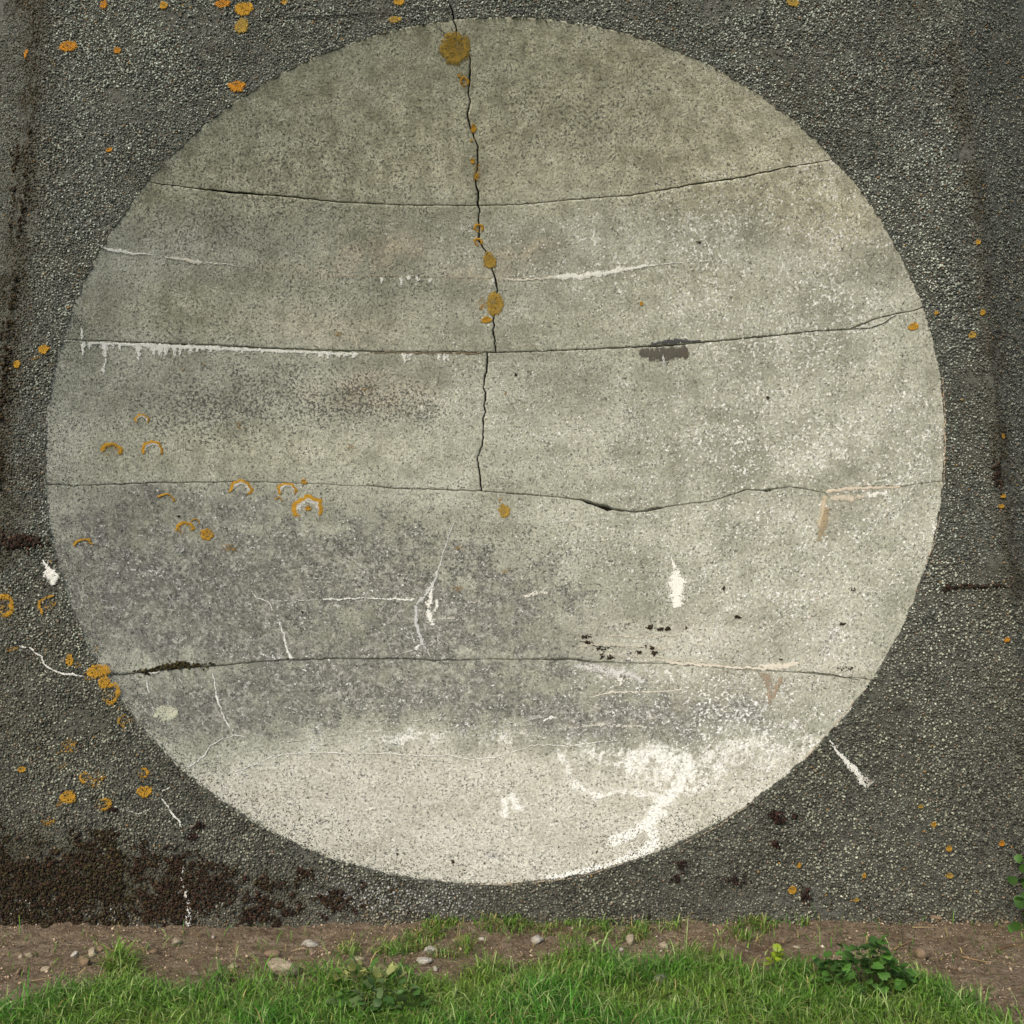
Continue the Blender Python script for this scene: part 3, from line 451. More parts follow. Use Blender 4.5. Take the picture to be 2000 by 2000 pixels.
# drips from the second joint, left half
drips = [(163,24,12),(175,14,10),(205,30,16),(222,10,8),(235,14,6),(271,32,12),(300,18,14),(312,22,16),(322,20,12),(342,22,10),(352,18,8),(372,14,12),(386,8,10),(412,10,14),(440,6,12),(473,10,10),(500,6,12),(515,7,9),(560,6,12),(598,7,14),(625,10,16),(640,12,14),(663,9,20),(675,8,16),(690,8,14),(790,20,12),(800,12,10),(858,14,10),(868,22,8),(875,14,10)]
j2 = np.array(J2)
for x, ln, w in drips:
    y = np.interp(x, j2[:, 0], j2[:, 1])+3; strip([(x, y), (x+random.uniform(-1, 1), y+ln*.5), (x+random.uniform(-2, 2), y+ln+3)], [w, w*.8, w*.35], 'lime_drip', amp=.5, alpha=.8 if x > 700 else 1)
strip([(170,670),(270,674),(400,680),(560,687),(700,692)], [4,7,9,6,5,4], 'lime_drip', amp=.6)
strip([(205,690),(207,705),(200,720),(204,732)], [6,3,4,11,8], 'lime_drip', amp=1)
strip([(159,640),(160,664)], [4,6], 'lime_drip')
strip([(197,484),(225,490),(262,495),(295,498)], [4,7,5,3], 'lime_seam'); strip([(320,502),(360,508),(395,514)], [3,6,8], 'lime_seam', tint=(.66,.62,.54)); strip([(395,514),(430,515),(500,523)], [4,2,1], 'lime_seam', alpha=.6)
for x, y, w, h in ((745,546,7,9),(783,546,9,14),(798,541,12,6),(815,543,13,9),(840,546,10,9),(931,545,6,5),(962,545,8,7)): strip([(x, y-h/2), (x+1, y+h)], [w, w*.6], 'lime_drip', amp=.4)
strip([(640,540),(760,538),(850,541),(960,543)], [1.5,2,1.5,2], 'lime_seam', alpha=.55, tint=(.5,.4,.3)); strip([(985,546),(1040,546),(1085,541)], [3,4,5], 'lime_seam', tint=(.6,.56,.48)); strip([(1080,543),(1140,539),(1190,532),(1240,523),(1285,516)], [8,12,10,7,3], 'lime_seam'); strip([(1285,516),(1340,512),(1400,508)], [2,1.5], 'lime_seam', alpha=.6)
# root-like veins
strip([(456,1085),(470,1105),(481,1122)], [2,2], alpha=.6); strip([(491,1153),(500,1168),(525,1176),(532,1195)], [2.5,3,3.5]); strip([(540,1205),(550,1225),(556,1250),(562,1275),(572,1290)], [3,4,5,5,9])
strip([(525,1174),(580,1173),(630,1172)], [1.5,2,2.5], alpha=.8); strip([(628,1172),(680,1170),(740,1169),(808,1172)], [5,4,3,6]); strip([(893,1010),(880,1040),(866,1080),(858,1110),(846,1140),(828,1165),(812,1180)], [1.5,3,3,4,7,9,7], tint=(.55,.545,.52)); strip([(886,1015),(872,1048)], [1.5,2], alpha=.7)
strip([(812,1180),(812,1215),(820,1240),(825,1262)], [10,11,9,7], tint=(.52,.52,.51)); strip([(825,1255),(834,1268),(842,1285)], [6,5,3], tint=(.5,.49,.47)); strip([(818,1258),(812,1272)], [9,12]); strip([(815,1266),(790,1275),(770,1284)], [4,3,2], tint=(.5,.48,.44)); strip([(846,1142),(842,1165),(836,1190)], [8,12,10]); strip([(836,1190),(842,1210),(848,1224)], [14,16,8]); strip([(852,1170),(855,1185),(848,1195)], [8,9,5])
strip([(1311,1085),(1316,1104),(1320,1118)], [2,6,16], amp=.8); strip([(1319,1112),(1323,1135),(1321,1160),(1321,1190)], [14,34,34,10], 'lime_crust', amp=.8, alpha=1.05, jag=.4); strip([(1328,1130),(1328,1165)], [14,10], 'lime_crust', alpha=1.1)
strip([(85,1093),(96,1110),(104,1130),(104,1143)], [3,8,22,9], 'lime_crust'); strip([(100,1115),(119,1126)], [10,5], 'lime_crust')
strip([(40,1262),(62,1268),(84,1284),(92,1302),(120,1316),(165,1320)], [3,4,5,4,5,5]); strip([(416,1312),(420,1345),(426,1375),(438,1402),(450,1425)], [3,4,5,4,3]); strip([(284,1328),(289,1345),(291,1355)], [2,5,3]); strip([(350,1318),(356,1350)], [1.5,2], alpha=.6); strip([(288,1316),(314,1312)], [4,4])
strip([(438,1443),(460,1436),(478,1440)], [2,3,2]); strip([(438,1443),(410,1457),(402,1475),(365,1502)], [2,3,4,3]); strip([(455,1510),(490,1497),(515,1486),(530,1478),(570,1473),(625,1470),(690,1472)], [2,2.5,3,2.5,3,2],); strip([(690,1472),(760,1472),(820,1476),(880,1475),(920,1484),(965,1480),(1005,1468),(1050,1454),(1110,1458),(1170,1450),(1210,1446)], [2.5,3,2.5,3,2,2.5,2]); strip([(980,1415),(1030,1408),(1055,1400)], [2,2], alpha=.7); strip([(1060,1410),(1075,1402),(1095,1402)], [4,7,3], alpha=.9)
strip([(318,1560),(332,1580),(346,1598),(360,1618)], [3,4,5,4]); strip([(360,1690),(358,1705)], [3,3]); strip([(355,1712),(364,1740),(372,1770),(369,1800),(370,1816)], [5,7,9,13,10], amp=2); strip([(250,1583),(275,1590),(290,1580)], [2,2], alpha=.7); strip([(318,1546),(333,1537)], [2,3], alpha=.6)
strip([(1618,1445),(1635,1468),(1650,1485)], [4,8,12], amp=2); strip([(1645,1478),(1668,1505),(1680,1522),(1692,1538)], [8,12,11,7], 'lime_crust', amp=3, alpha=.9); strip([(1676,1512),(1698,1536)], [14,20], 'lime_crust', amp=3, tint=(.5,.47,.42), alpha=.5)
strip([(1430,640),(1450,643),(1452,668)], [3,6,9], alpha=.75, tint=(.55,.53,.46)); strip([(1451,590),(1452,640)], [2,4], alpha=.5, tint=(.55,.53,.46)); strip([(1617,580),(1616,630),(1612,645)], [2,4,9], alpha=.5, tint=(.5,.48,.4))
strip([(1612,962),(1650,955),(1700,952),(1760,952)], [7,6,5,3], 'lime_seam', tint=(.58,.5,.40)); strip([(1614,968),(1606,1000),(1600,1030)], [9,10,7], 'rust_run', tint=(.50,.42,.30)); strip([(1614,990),(1608,1030),(1598,1060)], [14,18,6], 'rust_run', tint=(.34,.27,.17), alpha=.75); strip([(1620,975),(1660,972),(1690,970)], [10,14,8], 'lime_crust', tint=(.52,.46,.37), alpha=.8); strip([(1690,968),(1710,966),(1735,960)], [14,10,5], 'lime_crust', alpha=.8); strip([(1690,935),(1692,950)], [3,8], tint=(.5,.44,.36)); strip([(1730,975),(1732,1030)], [2,2], alpha=.6, tint=(.5,.4,.32))
strip([(1480,1300),(1530,1300),(1560,1296)], [5,12,9], 'lime_seam', tint=(.62,.57,.48)); strip([(1300,1294),(1380,1300),(1460,1305),(1520,1308)], [5,6,4,6], 'lime_seam', tint=(.6,.55,.46)); strip([(1490,1312),(1500,1330),(1502,1355),(1505,1378)], [24,20,13,6], 'rust_run', tint=(.31,.245,.175), alpha=.62, jag=.4); strip([(1530,1320),(1518,1345),(1508,1365)], [10,9,5], 'rust_run', tint=(.33,.255,.18), alpha=.75)
strip([(1120,1300),(1180,1308),(1240,1320),(1260,1335)], [10,20,22,8], 'lime_crust', tint=(.56,.55,.52), alpha=.62); strip([(1205,1305),(1215,1340)], [14,8], 'lime_crust', alpha=.6); strip([(1300,1305),(1318,1335)], [14,6], 'lime_crust', alpha=.6)
strip([(1150,1362),(1200,1352),(1260,1352),(1340,1348)], [3,4,3,2], 'lime_seam', tint=(.62,.58,.5), alpha=.7); strip([(1020,1166),(1050,1158),(1072,1158)], [6,9,4], 'lime_crust', tint=(.6,.58,.5), alpha=.75); strip([(1080,1020),(1130,1018),(1180,1014)], [2,3,2], alpha=.6); strip([(690,847),(750,847),(800,843)], [2,3,2], alpha=.45); strip([(1100,822),(1150,812),(1200,804)], [2,2.5,1.5], alpha=.45, tint=(.5,.42,.34))
strip([(1600,1165),(1590,1185),(1580,1215)], [7,6,3], alpha=.5, tint=(.55,.46,.38)); strip([(1690,1150),(1740,1149)], [4,2], alpha=.5); strip([(1300,1220),(1400,1215),(1500,1218),(1620,1225)], [2,2,2], alpha=.5, tint=(.58,.54,.45)); strip([(1320,1275),(1400,1290),(1480,1300)], [2,2], alpha=.5)
for k in range(26):                                 # scratches fanning down to the lower right rim
    x = random.uniform(1440, 1620); y = random.uniform(1330, 1470)
    if math.hypot((x-967)/876, (y-885)/844) > .95: continue
    l = random.uniform(20, 70); strip([(x, y), (x-l*.42, y+l)], [1, 2, 1], alpha=random.uniform(.45, .7), amp=.6)
for k in range(14): x = random.uniform(900, 1300); y = random.uniform(1330, 1410); strip([(x, y), (x+random.uniform(-12, 12), y+random.uniform(10, 30))], [1, 2, 1], alpha=.55)
for k in range(10): x = random.uniform(250, 330); y = random.uniform(1345, 1400); strip([(x, y), (x+14, y+random.uniform(25, 50))], [1, 2, 1], alpha=.45)
for p, w in (([(1130,1262),(1180,1258),(1240,1262),(1310,1268)],9),([(1160,1275),(1230,1282),(1300,1284)],7),([(1180,1240),(1260,1245),(1330,1240)],8),([(1240,1292),(1330,1290),(1400,1298)],7)): strip(p, [w*.5, w, w*.6], 'lime_crust', tint=(.50,.47,.39), alpha=.62)
for p, w, al in (([(640,1436),(720,1428),(800,1434)],8,.5),([(800,1408),(860,1402),(900,1410)],6,.42),([(540,1450),(600,1446)],7,.42),([(930,1440),(1000,1430),(1070,1442)],8,.5),([(1090,1425),(1180,1415),(1280,1422)],9,.5),([(470,1500),(560,1508)],6,.4),([(690,1385),(760,1380),(810,1388)],8,.38),([(830,1215),(880,1208),(930,1216)],9,.36),([(905,1180),(960,1172)],8,.34),([(730,1130),(800,1122)],6,.3)): strip(p, [w*.4, w, w*.4], 'lime_smear', tint=(.58,.56,.49), alpha=al, jag=.7)
# damp dark patches where water still seeps out of the second joint
strip([(1250,688),(1290,694),(1345,682)], [14,30,12], 'damp_patch', tint=(.10,.092,.075), jag=.3); strip([(1330,685),(1345,698)], [20,10], 'damp_patch', tint=(.10,.085,.065)); strip([(1296,690),(1298,718)], [10,5], 'lime_drip', tint=(.5,.5,.5), alpha=.8)
strip([(1270,672),(1310,668),(1370,666)], [4,9,3], 'damp_patch', tint=(.07,.072,.075)); strip([(720,688),(860,689),(945,690)], [3,4,3], 'damp_patch', tint=(.20,.155,.10), alpha=.8)

for pts, w in (([(480,36),(560,34),(640,33),(720,30),(790,28),(815,16),(850,22),(880,18)],2.2),([(850,52),(868,64),(891,78)],2.0),([(1822,588),(1836,580),(1848,572)],2.5),([(1664,643),(1700,640),(1722,634),(1735,624),(1750,616)],2.6),([(1560,1312),(1620,1316),(1680,1330)],1.8),([(1130,1252),(1165,1262),(1200,1268)],2.4),([(1190,1264),(1240,1264),(1300,1266)],1.8),([(1490,955),(1500,962)],4),([(1620,1432),(1632,1418)],5)): strip(pts, [w*.7, w, w*.7], 'hairline_crack', tint=(.035,.033,.028), amp=1.2)
for pts in ([(1838,720),(1844,800),(1845,880),(1842,950)],[(1836,1000),(1824,1060),(1805,1110)],[(1690,1345),(1640,1405),(1570,1485)],[(1480,1560),(1400,1615),(1320,1655)],[(1250,1676),(1130,1714),(1000,1728),(880,1727)]): strip(pts, [2, 4, 2], 'rim_edge', tint=(.46,.37,.27), alpha=.62, amp=.6)
# ------------------------------------------------------------------ moss
def moss_mass(name, pts, rr_, cols, label, group=None, kind=None, cat='moss'):
    C = []
    for (x, y) in pts:
        pl = place(x, y); C.append(surf(pl, 0., 0., random.uniform(-.002, .008)))
    C = np.array(C); c0 = C.mean(0); v, f, c = blobs(C-c0, rr_, cols, (.5, 1.4), jit=.6); o = mesh_obj(name, v, f, M_MOSS, None, False, {'col': c}); o.location = c0
    return tag(o, label, cat, group, kind)
BR = np.array([(.048, .024, .016), (.032, .020, .012), (.052, .037, .015), (.040, .035, .013), (.022, .016, .010)])
P = []
xs = RNG.uniform(-60, 900, 60000); ys = RNG.uniform(1560, 1828, 60000)
dn = np.clip(ell(xs, ys, 60, 1730, 190, 95, 1.2)+ell(xs, ys, 215, 1680, 70, 75, .75)+ell(xs, ys, 330, 1730, 75, 70, .8)+ell(xs, ys, 440, 1725, 95, 50, .75)+ell(xs, ys, 600, 1735, 90, 50, .62)+ell(xs, ys, 520, 1785, 220, 30, .45)+ell(xs, ys, 730, 1760, 80, 38, .42)+ell(xs, ys, 130, 1800, 180, 25, .4), 0, 1.15)
nz = fbm(xs/55, ys/45, 71, 3); fz = fbm(xs/13, ys/13, 73, 3); k = RNG.random(60000) < sstep(.46, .66, .62*dn+.75*(nz-.5)+.9*(fz-.5)+.12)*.42; P = list(zip(xs[k], ys[k]))
n = len(P); px_ = np.array(P)[:, 0]; cc = BR[np.where(px_ < 260, RNG.choice([1, 2, 3, 4, 0], n), RNG.choice([0, 0, 1, 4, 2], n))]*RNG.uniform(.6, 1.5, (n, 1))
moss_mass('moss_cover', P, RNG.uniform(.0035, .0085, n), cc, 'dark brown and maroon moss spreading over the foot of the rough face', kind='stuff')
def cluster(cx, cy, rx, ry, n): return [(cx+rx*random.gauss(0, .45), cy+ry*random.gauss(0, .45)) for _ in range(n)]
def moss(pts, r, label, group=None, pal=BR, kind=None): n = len(pts); return moss_mass('moss_tuft', pts, RNG.uniform(r*.6, r*1.3, n), pal[RNG.integers(0, len(pal), n)]*RNG.uniform(.7, 1.5, (n, 1)), label, group, kind)
edge = np.array([(62,165),(52,290),(47,330),(42,400),(38,460),(33,520),(28,580),(18,640),(10,720),(6,800),(2,880),(-4,960)])
P = []
for k in range(620):
    y = random.uniform(250, 960); x = np.interp(y, edge[:, 1], edge[:, 0])+random.gauss(0, 6)
    if vnoise(y/28., 0., 5) > .3: P.append((x, y))
moss(P, .008, 'long dark brown moss line down the corner of the front face', pal=BR[[1, 2, 4]], kind='stuff')
moss(cluster(45,1060,42,16,150), .010, 'dark brown moss patch on the rough face level with the middle of the dish', pal=BR[[1, 4, 0]], kind='stuff')
OL = np.array([(.055, .045, .016), (.040, .030, .012), (.070, .060, .020), (.028, .020, .010)])
P = [(x, np.interp(x, [p[0] for p in J4], [p[1] for p in J4])+random.gauss(-2, 3)-(6 if 315 < x < 365 else 0)*random.random()) for x in [random.triangular(255, 425, 345) for _ in range(240)]]
moss(P, .0065, 'olive-brown moss packed in the open end of the lower joint', pal=OL)
HB = np.array([(.035, .022, .012), (.022, .016, .010), (.050, .034, .018)]); G_H = 'brown moss cushions in small holes'; L_H = 'small brown moss cushion in a hole above the lower joint'
for (x, y, rx, ry) in ((1270,1226,8,7),(1290,1230,6,4),(1303,1229,7,4),(1174,1267,14,4),(1176,1282,6,8),(1192,1284,6,6),(1247,1275,11,4),(1274,1266,5,4),(1277,1276,5,4),(1140,1244,15,3),(1148,1256,12,2),(1441,1205,7,3),(1304,1228,4,4),(1645,1219,9,2.5)): moss(cluster(x, y, rx, ry, 26), .0048, L_H, G_H, HB)
G_S = 'dark pinholes in the pale speckled concrete'
for (x, y, r) in ((1413,1150,4),(1668,1153,5),(1262,1262,3),(1341,1226,3),(1662,1306,5),(1645,1304,8),(1008,731,4),(1365,473,4),(1500,777,3),(349,1008,4),(590,1196,2.5),(1525,1289,3)): moss(cluster(x, y, r, r*.7, 10), .0042, 'tiny dark plugged hole in otherwise bare dish concrete', G_S, HB)
RD_ = np.array([(.045, .018, .014), (.026, .014, .010), (.018, .012, .009)]); L_R = 'small maroon moss tuft on the pebble dash under the dish'; G_R = 'maroon moss tufts low on the rough face'
for (x, y, rx, ry, n) in ((1513,1590,14,9,60),(1523,1603,12,9,50),(1550,1592,6,5,20),(1435,1720,26,10,50),(1330,1690,18,10,40),(1573,1748,13,15,50),(1320,1715,12,10,26),(1515,1652,9,6,20),(390,1613,10,8,40),(375,1633,14,8,40),(222,1580,10,5,26)): 
    lb, gr = (('maroon moss tuft below the white streak outside the rim', 'moss tufts below the white streak') if x > 1490 and y < 1610 else ('maroon moss tuft beside the clear orange lichen star', None) if x > 1560 else ('maroon moss tuft on the rough face between dish and grass', 'moss tufts between dish and grass') if x > 1000 else ('maroon moss tuft under the dark-centred orange ring', None) if x < 300 else ('maroon moss tuft at the end of a white vein above the brown moss', 'moss tufts at the vein end'))
    moss(cluster(x, y, rx, ry, n), .006, lb, gr, RD_)
moss(cluster(1905,1145,60,5,70)+cluster(1848,1150,10,6,30), .0065, 'brown moss streak across the rough face beside the dish', pal=BR[[0, 1, 4]], kind='stuff')
moss(cluster(1945,930,14,45,90), .006, 'thin brown moss trail on the corner below the orange dots', pal=BR[[0, 1, 4]], kind='stuff')
moss(cluster(1267,1789,3,6,14), .005, 'black moss speck low on the rough face above the grass', pal=BR[[4]])

# ------------------------------------------------------------------ ground
def gz(x, y):
    x = np.asarray(x, float); y = np.asarray(y, float); near = sstep(-3.5, -.2, y)*sstep(4.5, 3, np.abs(x))
    z = .030*(fbm(x*2.2+9, y*2.2+9, 200, 3)-.5)+near*(.030*(fbm(x*8, y*11, 201, 3)-.5)+.032*(fbm(x*22, y*32, 202, 3)-.5))+.040*np.clip(x, -2.5, 2.5)/2.3*sstep(-2.5, -.6, y)
    return z+.035*sstep(-.75, -.42, y)*sstep(-.30, -.45, y)*0+.02*sstep(-.62, -.46, y)-.30*sstep(8, 60, np.hypot(x, y))
def axis(lo, hi, fine, far):
    a = np.arange(lo, hi, fine); g = []; s = fine; p = hi
    while p < far: s *= 1.35; p += s; g.append(p)
    l = []; s = fine; p = lo
    while p > -far: s *= 1.35; p -= s; l.append(p)
    return np.array(l[::-1]+list(a)+g)
xs = axis(-2.9, 3.1, .012, 900.); ys = axis(-1.75, -.30, .011, 900.); gx, gy = np.meshgrid(xs, ys, indexing='ij')
ground = mesh_obj('ground', np.stack([gx, gy, gz(gx, gy)], -1).reshape(-1, 3), grid_faces(len(xs), len(ys)), M_EARTH, None, True); tag(ground, 'bare brown earth running along the foot of the slab', 'ground', kind='structure')

# grass: blades bent by their own weight, thick in front and in scattered tufts on the earth
GB = np.array([(-300,1990),(0,1948),(60,1938),(100,1925),(170,1898),(210,1880),(235,1870),(260,1892),(330,1908),(400,1912),(450,1908),(490,1900),(520,1893),(560,1905),(600,1915),(640,1902),(680,1890),(740,1898),(800,1892),(860,1902),(898,1900),(905,1868),(960,1868),(1000,1882),(1060,1862),(1100,1850),(1150,1845),(1200,1862),(1240,1880),(1290,1872),(1340,1852),(1400,1858),(1440,1880),(1490,1892),(1550,1885),(1600,1882),(1650,1872),(1700,1870),(1760,1890),(1800,1903),(1840,1915),(1880,1945),(1920,1965),(1980,1990),(2300,2080)], float)
TUFT = [(872,1808,22,10,1),(846,1822,22,9,1),(815,1838,26,9,.9),(770,1850,28,9,.8),(680,1850,18,8,.8),(690,1842,14,8,.5),(745,1852,16,8,.4),(908,1846,14,14,.9),(960,1815,26,8,.6),(1000,1818,26,8,.7),(1028,1808,28,9,.9),(1070,1818,26,8,.7),(1120,1812,36,9,.8),(1140,1822,26,9,.5),(1180,1822,14,10,.7),(1245,1828,20,11,.8),(1310,1824,18,7,.6),(1110,1838,14,8,.5),(1470,1815,22,13,1),(1495,1812,22,15,1),(1450,1835,16,12,.5),(1545,1806,18,10,1),(1572,1826,8,5,.6),(1420,1838,18,8,.3),(235,1880,22,20,1),(545,1898,40,10,.5),(606,1890,14,10,.5),(860,1858,22,8,.5),(640,1905,24,10,.6),(440,1902,30,8,.4)]
def grass_density(px, py):
    b = np.interp(px, GB[:, 0], GB[:, 1])+30*(fbm(px/26, py/26, 301, 3)-.5)+20; d = sstep(-4, 16, py-b)
    d = d*(1-.55*ell(px, py, 560, 1960, 40, 16)-.4*ell(px, py, 1240, 1895, 40, 16)-.5*ell(px, py, 1010, 1905, 40, 10))
    for (x, y, rx, ry, p) in ((1690,1925,75,38,.9),(1605,1915,32,24,.7),(745,1955,95,40,.6),(720,1920,70,26,.45),(553,1890,36,14,.95),(1513,1890,16,14,.7),(785,1888,20,10,.7),(842,1856,22,8,.6),(1048,1840,20,9,.8),(1290,1920,22,10,.7)): d = d*(1-p*ell(px, py, x, y, rx, ry))
    for (x, y, rx, ry, p) in TUFT: d = np.maximum(d, p*1.35*ell(px, py, x, y+6, rx*1.1, ry*1.15))
    return d+.02*(py > 1815)
N = 210000; gxs = RNG.uniform(-2.9, 3.1, N); gys = np.where(RNG.random(N) < .8, RNG.uniform(-1.62, -.44, N), RNG.uniform(-3.2, -1.6, N)); gzs = gz(gxs, gys)
px, py = project(np.stack([gxs, gys, 0*gzs], 1)); pyc = np.minimum(py, 2100+0*py); den = np.where(py > 2040, .45, grass_density(px, py)); far = np.clip((px < -60)+(px > 2060), 0, 1); den = np.where((far > 0) & (gys < -.95), .6, den)
k = RNG.random(N) < den*.72; gxs = gxs[k]; gys = gys[k]; gzs = gzs[k]; den = den[k]; px = px[k]; py = py[k]; n = len(gxs)
lushy = fbm(gxs*3.2, gys*3.2, 310, 3); edgey = np.interp(px, GB[:, 0], GB[:, 1]); tuft = np.clip(ell(px, py, 235, 1888, 26, 26)+.6*ell(px, py, 1160, 1875, 60, 20)+.5*ell(px, py, 1360, 1875, 60, 20)+.5*ell(px, py, 930, 1890, 40, 24)+.5*ell(px, py, 740, 1930, 120, 40), 0, 1)
hgt = (.026+.066*lushy+.045*tuft)*RNG.uniform(.5, 1.6, n)*np.where(py < edgey, .72, 1)*np.where(RNG.random(n) < .03, 1.6, 1); wid = RNG.uniform(.0011, .0028, n)*(1+.5*tuft)
az = RNG.uniform(0, 2*np.pi, n); bend = RNG.uniform(.25, 1.9, n); dirx = np.cos(az); diry = np.sin(az); ax = RNG.uniform(0, 2*np.pi, n); sx = -diry*.8+.35*np.cos(ax); sy = dirx*.8+.35*np.sin(ax)
t = RNG.random(n)[:, None]; lu = np.clip(lushy*1.6-.3, 0, 1)[:, None]; gc = (1-lu)*np.array([.145, .235, .034])+lu*np.array([.062, .205, .020]); gc = gc*(.35+1.2*t)
yel = (RNG.random(n) < .05+.16*(py < edgey+10)*(py > 0)); gc[yel] = np.array([.34, .28, .11])*RNG.uniform(.6, 1.3, (yel.sum(), 1)); pal = RNG.random(n) < .13; gc[pal] = np.array([.26, .34, .12])*RNG.uniform(.7, 1.4, (pal.sum(), 1)); hgt[pal] *= 1.15
S = np.array([0, .35, .7, 1.]); V_ = []
for i, s in enumerate(S):
    c = np.stack([gxs+dirx*hgt*bend*s*s*.75, gys+diry*hgt*bend*s*s*.75, gzs-.003+hgt*(s-.33*bend*s*s*s)], 1); w = wid*(1.-.25*s)
    if s < 1: V_ += [c-np.stack([sx, sy, 0*sx], 1)*w[:, None], c+np.stack([sx, sy, 0*sx], 1)*w[:, None]]
    else: V_.append(c)
V_ = np.stack(V_, 1); F = np.concatenate([np.array([(0, 1, 3), (0, 3, 2), (2, 3, 5), (2, 5, 4), (4, 5, 6)])[None]+7*np.arange(n)[:, None, None]], 0).reshape(-1, 3)
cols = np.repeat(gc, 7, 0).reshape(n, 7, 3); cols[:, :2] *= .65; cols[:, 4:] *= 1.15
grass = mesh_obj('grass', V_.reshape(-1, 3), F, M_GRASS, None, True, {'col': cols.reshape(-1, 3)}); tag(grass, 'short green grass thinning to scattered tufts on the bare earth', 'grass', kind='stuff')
# crumbs of earth and grit
N = 16000; x = RNG.uniform(-2.8, 3.0, N); y = RNG.uniform(-1.3, -.44, N); r = RNG.uniform(.0012, .0045, N)*(1+1.4*(RNG.random(N) < .06)); k = fbm(x*5, y*5, 320, 3)+.2*RNG.random(N) > .5; x = x[k]; y = y[k]; r = r[k]
gcol = np.array([(.34, .25, .165), (.42, .32, .22), (.18, .115, .07), (.50, .44, .36)])[RNG.choice(4, len(x), p=[.50, .26, .22, .02])]*RNG.uniform(.7, 1.3, (len(x), 1)); v, f, c = blobs(np.stack([x, y, gz(x, y)+r*.3], 1), r, gcol)
tag(mesh_obj('grit', v, f, M_STRAW, None, False, {'col': c}), 'loose crumbs of earth and grit along the foot of the slab', 'grit', kind='stuff')

# stones lying on the earth
def stone(px, py, w, h, m, label, group=None, seed=[900]):
    seed[0] += 1; s = seed[0]; g = on_ground(px, py+h*.35, .012); sc_ = (g[1]+CAMD)/FPX; a, b = w*sc_/2, h*sc_/2*1.15; rng = np.random.default_rng(s)
    nt, nr = 20, 11; T, Pp = np.meshgrid(np.linspace(0, 2*np.pi, nt+1)[:-1], np.linspace(-np.pi/2, np.pi/2, nr), indexing='ij'); d = np.stack([np.cos(Pp)*np.cos(T), np.cos(Pp)*np.sin(T), np.sin(Pp)], -1)
    rad = np.full(T.shape, 1e9)
    for _ in range(11):
        nv = rng.normal(size=3); nv /= np.linalg.norm(nv); dd = d@nv; rad = np.minimum(rad, np.where(dd > .05, rng.uniform(.66, .98)/np.maximum(dd, .05), 1e9))
    rad = np.minimum(rad, 1.25)*(1+.05*rng.normal(size=T.shape)*(np.abs(Pp) < 1.5)); v = d*rad[..., None]*np.array([a, max(a*.7, b), b]); ang = rng.uniform(-.35, .35); v = np.stack([v[..., 0]*math.cos(ang)-v[..., 1]*math.sin(ang)*.5, v[..., 0]*math.sin(ang)*.5+v[..., 1]*math.cos(ang), v[..., 2]+v[..., 0]*.10*rng.uniform(-1, 1)], -1)
    o = mesh_obj('stone', v.reshape(-1, 3), grid_faces(nt, nr, wrap=True), M_ST[m], None, w < 30); z = float(gz(g[0], g[1])); o.location = (g[0], g[1], z+b*.75); return tag(o, label, 'stone', group)
L_P = 'small brown pebble lying on the bare earth'; G_P = 'small pebbles on the earth'
for s_ in ((553,1884,66,23,0,'biggest stone, a flat angular tan slab at the edge of the grass'),(343,1824,18,15,0,'rounded tan stone touching the wall below the white vein'),(181,1845,18,16,0,'rounded pale-brown stone with a darker pebble at its side'),(196,1840,14,10,3,'dark brown pebble touching the rounded pale-brown stone'),(146,1847,14,11,1,'small pointed whitish stone lying on bare earth'),(165,1866,28,16,3,'low brown stone with shaded hollow beneath it'),(40,1845,11,9,0,L_P,G_P),(56,1841,16,9,0,L_P,G_P),(38,1876,10,11,3,L_P,G_P),(90,1868,18,8,0,L_P,G_P),(455,1870,18,12,0,'small oval tan stone on open bare earth'),(606,1828,28,13,1,'chalky white crumbling stone half sunk in the earth'),(530,1851,30,14,3,'half-buried brown stone just behind the biggest flat one'),(1048,1832,28,15,1,'pale cream stone standing among grass tufts'),(940,1835,15,7,1,'thin pale chip beside a grass tuft'),(1231,1841,18,16,0,'round tan stone in a dip between tufts'),(1295,1846,20,11,0,'flat pinkish-tan stone in the gap in the grass edge'),(1213,1853,9,6,1,L_P,G_P),(1830,1819,22,12,3,'reddish-brown stone on bare earth near the climbing leaves'),(1798,1871,20,20,3,'upright brown stone beside the leafy clump'),(1290,1912,28,16,2,'grey stone sunk in the thick grass'),(1003,1899,16,9,0,'tan stone peeping out of the grass edge'),(300,1845,16,8,3,'dark flat stone alone on the bare earth'),(850,1886,9,8,1,'little white pebble at the grass edge'),(1742,1819,7,5,3,L_P,G_P),(1755,1820,7,5,3,L_P,G_P),(1653,1833,7,5,3,L_P,G_P),(1532,1846,10,8,3,L_P,G_P),(1407,1828,12,8,3,L_P,G_P),(1966,1824,16,6,3,L_P,G_P),(1554,1856,18,5,0,L_P,G_P),(700,1868,22,9,0,'low earth-coloured stone in front of the grass tufts'),(842,1848,26,12,1,'broad pale dusty stone ringed by tufts'),(826,1872,30,9,1,'mossy pale stone at the grass edge')): stone(*s_)

